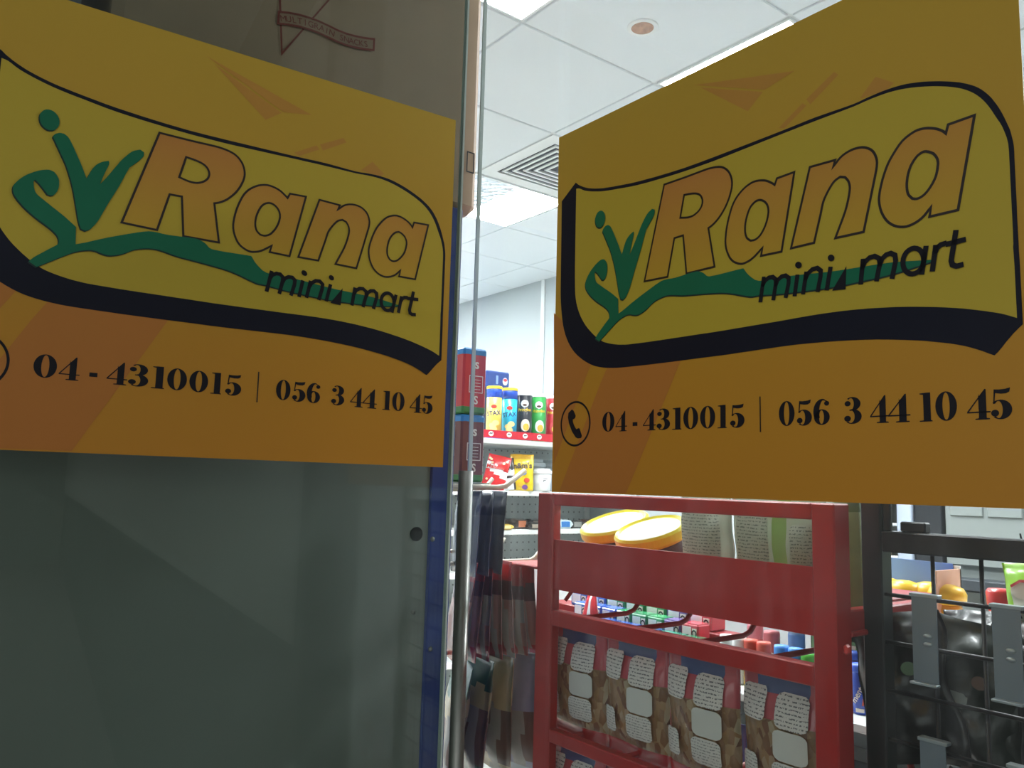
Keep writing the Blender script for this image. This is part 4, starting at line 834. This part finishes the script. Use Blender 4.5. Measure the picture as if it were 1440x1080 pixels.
for k, (lab, cx, w) in enumerate([('clear printed bag beside the yellow lidded tubs in the red rack', -.700, .082), ('clear printed bag with green strip beside the right red post', -.592, .128)]):
    t = thing('clear_bag', lab, 'bag', (cx, .868, 1.3855), radians(-3 + 4 * k), None, radians(5))
    mb, sf = pouch_mb(w, .112, .03, 120 + k, 14, 14, (lambda u, v, s: 1 if .50 < u < .66 else 0) if k else None, pinch=.02)
    mb.build('bag_body', [m_clearbag, m_greenfilm], t, True)
    rlabel(t, sf, -w * .40, -w * .02 if k else w * .40, .016, .092, m_clearprint)
    if k: rlabel(t, sf, w * .2, w * .44, .016, .08, m_clearprint)
t = thing('olive_pouch', 'tall olive green pouch standing beside the right red post', 'pouch', (-.542, .915, 1.362), radians(-30), None, radians(2))
mb, sf = pouch_mb(.085, .15, .05, 131, zone=lambda u, v, s: 1 if v > .8 else 0); mb.build('pouch_body', [translu(foil('olive_foil', '#a3a982', .35), .5), translu(foil('olive_foil_dark', '#6f7a50', .35), .5)], t, True)
MB().box(-.045, .045, -.035, .035, -.006, 0).build('card_base', mat('card_base', '#8a8a78', .7), t)
rbox('pouch_shelf', -.56, -.483, 1.350, 1.356, .03, .21)

# ================================================================ GUM AND MINT COUNTER DISPLAY
cd = thing('counter_display', 'white stepped counter display full of gum behind the red rack', 'display shelf', (-.95, 1.25, 0))
def cbox(name, x0, x1, y0, y1, z0, z1, m=m_shelf, bev=.002): return MB().box(x0 + .95, x1 + .95, y0 - 1.25, y1 - 1.25, z0, z1, bev=bev).build(name, m, cd)
cbox('cabinet_body', -1.75, -.30, 1.34, 1.78, 0, .90, mat('counter_grey', '#8f9296', .5))
cbox('shelf', -1.75, -.30, 1.27, 1.70, .955, .97); cbox('shelf', -1.75, -.30, 1.27, 1.70, 1.125, 1.14); cbox('raised_step', -1.70, -1.10, 1.33, 1.388, 1.14, 1.164, mat('step_dark_red', '#8a1f24', .4)); cbox('raised_step', -1.70, -1.10, 1.39, 1.438, 1.14, 1.184, mat('step_dark_red', '#8a1f24', .4)); cbox('raised_step', -1.70, -1.10, 1.44, 1.50, 1.14, 1.199, mat('step_dark_red', '#8a1f24', .4))
cbox('upper_shelf', -1.0, -.30, 1.40, 1.70, 1.262, 1.275)
for x in (-1.75, -.31): cbox('end_panel', x, x + .012, 1.27, 1.72, .9, 1.30)
cbox('back_board', -1.75, -.30, 1.70, 1.715, .9, 1.275, mat('counter_back', '#a7abac', .5))
def gum(label, x, y, z, w, d, h, c, tagc, yaw=0, group='gum packs on the counter display'):
    t = thing('gum_pack', label, 'gum pack', (x, y, z), radians(yaw), group)
    MB().box(-w / 2, w / 2, -d / 2, d / 2, 0, h, bev=.003).build('pack_body', mat('gum_' + c[1:], c, .3, coat=.4), t)
    MB().box(-w * .40, w * .10, -d / 2 - .0006, -d / 2 + .0002, h * .18, h * .82).build('brand_panel', mat('gumtag_' + tagc[1:], tagc, .4), t)
    MB().box(w * .16, w * .42, -d / 2 - .0008, -d / 2 + .0002, h * .15, h * .75).build('price_tag', m_wprint, t)
    q = MB(); q.ribbon(ellp(w * .29, h * .45, h * .16, h * .18), h * .09, front(-d / 2 - .0012), True); q.build('price_mark', m_ink, t)
    MB().box(-w / 2 + .002, w / 2 - .002, -d / 2 + .002, d / 2 - .002, h, h + .0006).build('pack_top', mat('gumtop_' + c[1:], c, .25, noise=.3, scale=120, coat=.5), t)
cl = [('#3a6fc0', 'sky blue', '#dfe6ee'), ('#3f62b8', 'blue', '#dfe6ee'), ('#3f62b8', 'blue', '#cfe0f0'), ('#2d8a58', 'green', '#e6efe4'), ('#2d8a58', 'green', '#dceadf'), ('#3c9a62', 'light green', '#e6efe4'), ('#6a4f94', 'purple', '#e8e2ee'), ('#c2404c', 'red', '#f2e6e6')]
pos = ['leftmost', 'second from left', 'third from left', 'fourth from left', 'fifth from left', 'sixth from left', 'seventh from left', 'rightmost']
for k, (c, n, tg) in enumerate(cl):
    gum('%s gum pack, %s of the price-tagged middle row' % (n, pos[k]), -1.524 + .049 * k, 1.414, 1.1845, .047, .040, .034, c, tg)
for k, (c, n, tg) in enumerate(cl[1:]):
    gum('%s gum pack, %s of the rear raised row' % (n, pos[k] if k < 6 else 'rightmost'), -1.585 + .065 * k, 1.470, 1.1995, .062, .05, .036, c, tg, group='gum packs on the rear raised row')
for k in range(5):
    c, n, tg = [('#2f4f9c', 'dark blue', '#9db4e0'), ('#2f4f9c', 'dark blue', '#9db4e0'), ('#35558f', 'slate blue', '#9db4e0'), ('#2f7f68', 'teal', '#bfe0d4'), ('#2d6b4a', 'dark green', '#bfe0d4')][k]
    gum('%s gum pack, %s of the low front row' % (n, pos[k]), -1.40 + .066 * k, 1.36, 1.1645, .062, .05, .034, c, tg, group='gum packs of the low front row')

t = thing('sweet_packet', 'red and white pointed packet at the left end of the gum display', 'sweet packet', (on_y(829, 850, 1.36).x, 1.36, 1.1645), radians(20), None, radians(-8))
mb, sf = pouch_mb(.05, .085, .02, 610, zone=lambda u, v, s: 1 if abs(u - .5) < .14 else 0, pinch=.0); mb.v = [(a * (1.15 - 8.5 * c), b, c) for a, b, c in mb.v]
mb.build('packet_body', [foil('packet_scarlet', '#c8303a'), m_white], t, True)
def bottle(label, x, y, z, r, h, c, capc, word=None, sq=True, hcap=.3, group=None):
    t = thing('mint_bottle', label, 'mint bottle', (x, y, z), radians(20), group)
    hb = h * (1 - hcap)
    MB().lathe([(r * .9, 0), (r, .003), (r, hb - .004), (r * .93, hb)], 20).build('bottle_body', mat('mint_' + c[1:], c, .3, coat=.4), t, True)
    MB().lathe([(r * .97, hb), (r * .99, hb + .002), (r * .99, h - .006), (r * .93, h - .001), (.002, h)], 20).build('cap', mat('mintcap_' + capc[1:], capc, .35), t, True)
    cyl = lambda rr: (lambda u, v, w: (rr * sin(u / r), -rr * cos(u / r), v))
    if word:
        letter(word, r * .95, cyl(r + .0005), None, radians(62), (r * .25, hb * .52), bold=.02).build('brand_lettering', m_wprint, t)
        MB().ribbon([(r * .35, hb * .22), (r * .75, hb * .75)], r * .2, cyl(r + .0004)).build('red_stripe', mat('mint_red_stripe', '#c9553f', .4), t)
        MB().box(-r * .4, r * .5, -r - .0006, -r * .9, hb * .06, hb * .15).build('white_print_line', m_wprint, t)
    else:
        MB().disc(r * .1, hb * .62, r * .6, hb * .2, cyl(r + .0005)).build('label_patch', m_wprint, t)
    return t
# caps seen through the second gap of the red rack
for k, (lab, px, py, c, cc, h) in enumerate([('small white capped bottle left of the orange capped ones', 1022, 895, '#d8dcdc', '#eef0f0', .085), ('white capped bottle behind the red hook', 1040, 893, '#d8dcdc', '#eef0f0', .085),
    ('orange red capped bottle beside the white caps', 1056, 900, '#cfa83a', '#c9503f', .085), ('orange red capped bottle next to the light blue caps', 1074, 907, '#cfa83a', '#c9503f', .085), ('light blue capped bottle beside the orange red caps', 1099, 908, '#9cc4e4', '#3f86d0', .085), ('light blue capped bottle, rightmost of the two in front', 1119, 913, '#9cc4e4', '#3f86d0', .085),
    ('lime green capped bottle beside the right red post', 1137, 922, '#8fc46a', '#4fb43a', .08), ('red capped bottle in the second row behind the orange caps', 1085, 885, '#b84a4a', '#b0545c', .09), ('blue capped bottle in the second row behind', 1120, 893, '#5f86c0', '#5a7fb8', .095), ('pale red capped bottle at the back behind the orange caps', 1062, 882, '#b84a4a', '#c0707a', .095)]):
    y = 1.33 if k < 7 else (1.42 if k < 9 else 1.44)
    p = on_y(px, py, y); bottle(lab, p.x, y, 1.1405, .0135 if k < 7 else .016, h, c, cc)
m_board = 0
for k, (lab, px) in enumerate([('blue mint bottle beside the right red post', 1187), ('blue mint bottle beside the black rack post', 1210)]):
    p = on_y(px, 955, 1.33); bottle(lab, p.x, 1.33, 1.1405, .0145, .080, '#2a4bb0', '#3a62d0', 'mentos', hcap=.16)
for k in range(4):
    p = on_y(1180 + 22 * k, 930, 1.40); bottle('blue mint bottle in the %s row behind the two front ones, %s' % ('rear', pos[k] if k < 3 else 'rightmost'), p.x, 1.40, 1.1405, .0145, .085, '#2a3f8c', '#2f4fa8', hcap=.16)
for k in range(3):
    p = on_y(1180 + 28 * k, 910, 1.55); gum('dark green pack behind the mint bottles, %s' % pos[k].replace('third from left', 'rightmost'), p.x, 1.52, 1.1405, .06, .05, .10, '#2c5a34', '#5f8f60', group='dark green packs behind the mints')
# under the white shelf
for k in range(5):
    gum('dark grey gum carton under the white counter shelf, %s' % pos[k].replace('fifth from left', 'rightmost'), -.90 + .085 * k, 1.38, .9705, .078, .10, .06, '#4a4654', '#8a6a78', group='dark cartons under the counter shelf')
for k, (lab, px, py, c, c2, w) in enumerate([('blue and white gum sachet under the counter shelf beside the red post', 1190, 1062, '#5f8fd0', '#eef0f4', .05), ('purple gum sachet with yellow corner beside the black post', 1212, 1078, '#8a6fc0', '#e0d060', .055), ('purple sachet between the black post and the red leg', 1262, 1068, '#7a52a8', '#c0b0d8', .05)]):
    p = on_y(px, py, 1.30); t = thing('gum_sachet', lab, 'sachet', (p.x, 1.285, .9705), radians(-10 + 8 * k), None, radians(-30))
    mb, sf = pouch_mb(w, .085, .02, 300 + k); mb.build('sachet_body', foil('sachet_' + c[1:], c), t, True); rlabel(t, sf, -w * .3, w * .3, .03, .065, mat('sachetp_' + c2[1:], c2, .4))
t = thing('white_pot', 'white plastic pot between the black post and the dark pouch', 'pot', (on_y(1272, 1000, 1.33).x, 1.33, 1.1405))
MB().lathe([(.012, 0), (.014, .002), (.014, .05), (.012, .054), (.002, .055)], 20).build('pot_body', m_white, t, True); MB().lathe([(.0145, .045), (.0145, .056), (.002, .057)], 20).build('lid', mat('pot_lid', '#cfe0ea', .4), t)

# ---- mint carton and yellow bottles on the upper shelf
p0 = on_y(1115, 785, 1.52); p1 = on_y(1350, 806, 1.52)
t = thing('mint_carton', 'white and blue mint display carton behind the black rack post', 'carton', ((p0.x + p1.x) / 2, 1.52, 1.2755))
w = (p1.x - p0.x) / 2
MB().box(-w, w, .0, .004, 0, .105).build('carton_back', mat('carton_white', '#dfe3e6', .5), t)
MB().slab([[(-w, .050), (w - .03, .050), (w - .004, .075), (w - .012, .108), (-w, .112)]], front(-.003), .003).build('blue_header', grad('header_blue', [(0, '#b9d4ee'), (.5, '#8fb6e6'), (1, '#4d74d6')], 'X', -w, w, .35), t)
letter('mentos', .036, front(-.0045), None, 0, (on_y(1187, 800, 1.52).x - t.location.x, .086), bold=.02, shear=.25).build('brand_lettering', mat('mentos_blue', '#3a5cc0', .4), t)
MB().slab([[(-w, .02), (-w + .16, .02), (-w + .16, .108), (-w, .108)]], front(-.0040), .003).build('white_front_panel', mat('carton_white', '#dfe3e6', .5), t)
MB().box(w - .004, w, -.085, .004, 0, .10).build('carton_side', mat('carton_peach', '#d9a78c', .5), t); MB().box(-w, w, -.085, .004, 0, .004).build('carton_floor', mat('carton_white', '#dfe3e6', .5), t); MB().box(-w, -w + .004, -.085, .004, 0, .06).build('carton_side', mat('carton_white', '#dfe3e6', .5), t)
for k, (lab, px, py, y) in enumerate([('yellow mint tub with white label beside the first grey clip', 1272, 850, 1.46), ('yellow mint tub between the mesh wires', 1308, 845, 1.48), ('yellow mint tub at the right end of the carton', 1332, 850, 1.47), ('yellow mint tub half hidden by the black post', 1248, 850, 1.47)]):
    p = on_y(px, py, y)
    t = thing('yellow_tub', lab, 'mint tub', (p.x, y, 1.2800), radians(12 * k), 'yellow mint tubs')
    MB().lathe([(.022, 0), (.025, .006), (.025, .030), (.022, .036), (.018, .039)], 24).build('tub_body', mat('tub_amber', '#e0a31a', .3, coat=.4), t, True)
    MB().lathe([(.019, .038), (.030, .042), (.031, .056), (.026, .066), (.012, .071), (.002, .072)], 24).build('lid', mat('lid_yellow', '#f0c02a', .35), t, True)
    cyl = lambda rr: (lambda u, v, q: (rr * sin(u / .023), -rr * cos(u / .023), v))
    MB().slab([[(-.018, .008), (.018, .008), (.018, .022), (-.018, .022)]], cyl(.0256)).build('white_label', m_wprint, t)
    letter('men', .017, cyl(.0262), None, 0, (0, .010), bold=.02).build('label_lettering', mat('tube_navy_print', '#1b2b6b', .4), t)

# ================================================================ BLACK GRID RACK at the right
BY = .862
br = thing('black_rack', 'black metal grid rack with square posts at the right behind the glass', 'rack', (-.30, BY, 0))
def kbox(name, x0, x1, y0, y1, z0, z1, bev=.0015, m=m_black): return MB().box(x0 + .30, x1 + .30, y0, y1, z0, z1, bev=bev).build(name, m, br)
kbox('post', -.489, -.466, 0, .022, 0, 1.515); kbox('post', -.02, .003, 0, .022, 0, 1.515); kbox('post', -.489, -.466, .30, .322, 0, 1.2); kbox('post', -.02, .003, .30, .322, 0, 1.2)
kbox('top_bar', -.466, -.02, 0, .022, 1.440, 1.462); kbox('cap_block', -.447, -.420, .004, .016, 1.462, 1.473); kbox('foot_bar', -.466, -.02, 0, .022, .1, .122); kbox('rear_bar', -.466, -.02, .30, .322, 1.17, 1.19); kbox('side_bar', -.489, -.466, .022, .30, 1.17, 1.19)
kbox('bracket', -.466, -.457, .004, .010, 1.462, 1.51)
for k in range(10):
    x = -.417 + .0475 * k
    if x > -.03: break
    MB().tube([(x + .30, .011, .12), (x + .30, .011, 1.445)], .0022, 8).build('grid_wire', m_wire, br, True)
for k in range(24):
    z = 1.395 - .0495 * k
    if z < .15: break
    MB().tube([(-.47 + .30, .006, z), (-.015 + .30, .006, z)], .0022, 8).build('grid_wire', m_wire, br, True)
def clip(label, x, z):
    t = thing('shelf_clip', label, 'clip', (x, BY - .004, z), 0, 'grey shelf clips on the black grid')
    MB().box(-.0125, .0125, -.003, -.0015, -.086, 0).build('clip_plate', m_clip, t)
    MB().box(-.0145, .0145, -.004, .006, -.002, .0015, bev=.0005).build('hook_fold', mat('clip_bright', '#aab6bc', .3, .5), t)
    MB().box(-.0135, .0135, -.010, -.0015, -.088, -.0855, bev=.0005).build('lip', mat('clip_bright', '#aab6bc', .3, .5), t)
    for zz in (-.040, -.048): MB().lathe([(.003, 0), (.0028, .001), (.001, .002)], 12).build('slot_button', mat('clip_bright', '#aab6bc', .3, .5), t, True, (.003, -.003, zz), (pi / 2, 0, 0)).scale = (1.5, .8, 1)
clip('grey metal clip hooked on the black grid beside the black post', -.419, 1.400); clip('grey metal clip hooked on the black grid below the red tub', -.342, 1.399)
clip('lower grey metal clip near the black post at the bottom edge', -.415, 1.259); clip('lower grey metal clip at the bottom right corner', -.333, 1.255)
m_bagdark = mat('pouch_black', '#111415', .38, noise=.3, scale=22, bump=1.0, coat=.2); m_bagdg = mat('pouch_black_green', '#15221a', .38, noise=.3, scale=26, bump=1.0, coat=.2); m_bagdb = mat('pouch_black_brown', '#1f1915', .38, noise=.3, scale=24, bump=1.0, coat=.2)
dk = [('black glossy pouch behind the first grey clip', -.452, 1.218, .10, .155, -12, m_bagdark), ('black green pouch in the middle of the black grid', -.372, 1.20, .10, .155, 8, m_bagdg), ('black pouch behind the second grey clip', -.31, 1.20, .09, .16, -6, m_bagdark), ('black brown pouch low behind the black grid', -.41, 1.06, .11, .15, 10, m_bagdb), ('black pouch at the bottom right behind the grid', -.32, 1.06, .11, .15, -10, m_bagdg), ('black green pouch at the right edge of the view', -.25, 1.14, .10, .17, 5, m_bagdg), ('black brown pouch just right of the black post', -.425, 1.235, .075, .155, 6, m_bagdb), ('black glossy pouch between the two upper grey clips', -.375, 1.25, .08, .135, -8, m_bagdark), ('black pouch right of the second grey clip', -.285, 1.23, .09, .14, 4, m_bagdb)]
for k, (lab, x, z, w, h, tl, mm) in enumerate(dk):
    y = BY + (.045, .09, .045, .05, .10, .135, .135, .18, .19)[k]
    spot = {1: (1342, 872), 6: (1296, 862), 7: (1352, 858), 8: (1408, 868), 4: (1385, 985), 5: (1440, 900)}.get(k)
    if spot: g_ = on_y(*spot, y); x = g_.x; z = g_.z - h; w += .015
    t = thing('dark_pouch', lab, 'pouch', (x, y, z), radians(10 - 7 * k), 'dark pouches in the black rack', radians(-6), radians(tl))
    mb, sf = pouch_mb(w, h, .038, 400 + k, 18, 22, zone=lambda u, v, s: 0, pinch=.12)
    mb.v = [(a + .003 * sin(60 * c_ + k), b_ + .0035 * sin(95 * a + 70 * c_ + k) + .002 * sin(140 * c_ - 90 * a), c_) for a, b_, c_ in mb.v]; mb.build('pouch_body', mm, t, True)
    rlabel(t, sf, -.018, .006, h * .42, h * .52, mat('dark_label', '#8d9490', .5)) if k in (1, 3) else None
    MB().disc(.015, h * .62, .008, .007, (lambda u, v, q, sf=sf: (u, sf(u, v) - .001, v))).build('round_print', mat('dark_print_%d' % (k % 3), ['#3c5a34', '#5a4030', '#4a4e50'][k % 3], .4), t)
MB().tube([(-.45 + .30, .03, 1.20), (-.05 + .30, .10, 1.23)], .003, 8).build('basket_wire', m_wire, br, True)
MB().tube([(-.45 + .30, .03, 1.19), (-.45 + .30, .31, 1.19)], .003, 8).build('basket_wire', m_wire, br, True)
kbox('basket_floor', -.466, -.02, .025, .30, 1.045, 1.05, 0)

# ---- red tub and green crisp bag beyond the black grid
p = on_y(1409, 850, 1.32)
t = thing('red_tub', 'glossy red plastic tub beside the green crisp bag', 'tub', (p.x, 1.42, 1.2755), radians(20))
pb = on_y(1409, 850, 1.42); t.location.x = pb.x
MB().lathe([(.015, 0), (.017, .004), (.0185, .045), (.021, .062), (.022, .078), (.019, .083), (.002, .084)], 24).build('tub_body', mat('tub_red', '#c8302c', .3, coat=.5), t, True)
MB().box(-.006, .006, -.0225, -.020, .052, .060).build('white_print', m_white, t)
p = on_y(1440, 862, 1.05)
t = thing('crisp_bag', 'lime green and white crisp bag hanging at the right edge of the photo', 'crisp bag', (p.x + .012, 1.05, p.z - .015), radians(-14), None, 0, radians(-6))
mb, sf = pouch_mb(.062, .072, .022, 500, 14, 16, lambda u, v, s: 0 if (v > .62 or u < .2) else 1); mb.build('bag_body', [foil('crisp_lime', '#8fcf1e', .3), foil('crisp_white', '#dfe6d8', .3)], t, True)
MB().disc(.004, .042, .017, .011, lambda u, v, q: (u, sf(u, v) - .001, v)).build('oval_logo', mat('white_print', '#e6ded2', .5), t)
MB().ribbon([(-.012, .046), (.0, .052), (.014, .051)], .003, lambda u, v, q: (u, sf(u, v) - .002, v)).build('logo_swoosh', mat('logo_red', '#b8323a', .4), t)
letter('M', .020, lambda u, v, q: (u, sf(u, v) - .002, v), None, .2, (-.012, .010), bold=.03).build('bag_lettering', m_ink, t)
hk = MB().tube([(0, 0, .07), (0, -.004, .105)], .001, 6).build('hang_wire', m_wire, t)

# ================================================================ CABINET AGAINST THE BACK WALL
cb = thing('wall_cabinet', 'pale grey cabinet with a black divider and cigarette shelves at the back wall', 'cabinet', (-1.6, 3.3, 0))
def wbox(name, x0, x1, y0, y1, z0, z1, m, bev=.003): return MB().box(x0 + 1.6, x1 + 1.6, y0 - 3.3, y1 - 3.3, z0, z1, bev=bev).build(name, m, cb)
m_cab = mat('cabinet_pale_grey', '#868d8b', .5, noise=.03)
wbox('cabinet_body', -2.3, -.3, 3.32, 3.65, 0, 2.15, m_cab)
wbox('black_divider', -1.635, -1.53, 3.285, 3.32, .2, 2.14, mat('divider_black', '#23262a', .4))
for (xa, xb) in ((-1.52, -1.225), (-1.205, -.9), (-.88, -.4)):
    o = wbox('door', xa, xb, 3.296, 3.32, 1.245, 2.13, m_cab); 
    wbox('raised_panel', xa + .02, (xa + xb) / 2 - .008, 3.289, 3.297, 1.43, 2.08, m_cab); wbox('raised_panel', (xa + xb) / 2 + .008, xb - .02, 3.289, 3.297, 1.43, 2.08, m_cab)
wbox('counter_edge', -1.53, -.35, 3.22, 3.32, 1.16, 1.20, mat('counter_dark_edge', '#3a3f44', .4)); wbox('lower_door', -1.52, -.9, 3.296, 3.32, .2, 1.15, m_cab)
wbox('pale_post', -1.70, -1.64, 3.27, 3.32, .2, 2.14, mat('post_pale_blue', '#b4bfd2', .4))
for z in (1.13, 1.26, 1.39, 1.52): wbox('pack_shelf', -2.25, -1.70, 3.22, 3.32, z - .012, z, m_shelf)
cg = [('#5a3a44', 'maroon'), ('#26262a', 'black'), ('#6a5a4a', 'brown')]
nm = ['leftmost', 'second', 'third', 'fourth', 'rightmost']
for r, z in enumerate((1.13, 1.26, 1.39, 1.52)):
    for k in range(5):
        c, n = cg[(r + k) % 3]
        t = thing('cigarette_pack', '%s cigarette pack, %s on the %s cabinet shelf' % (n, nm[k], ['lowest', 'second lowest', 'third', 'top'][r]), 'cigarette pack', (-2.13 + .092 * k, 3.25, z + .0005), 0, 'cigarette packs in the cabinet')
        MB().box(-.04, .04, -.02, .02, 0, .10, bev=.002).build('pack_body', mat('cig_' + c[1:], c, .4), t)
        MB().box(-.038, .038, -.0208, -.0195, .048, .098).build('white_panel', m_wprint, t)
        q = MB()
        for j in range(2): q.box(-.028 + .012 * j, .02 + .004 * j, -.0214, -.0206, .054 + .012 * j, .059 + .012 * j)
        q.box(-.006, .012, -.0214, -.0206, .076, .090); q.build('printed_marks', m_ink, t)
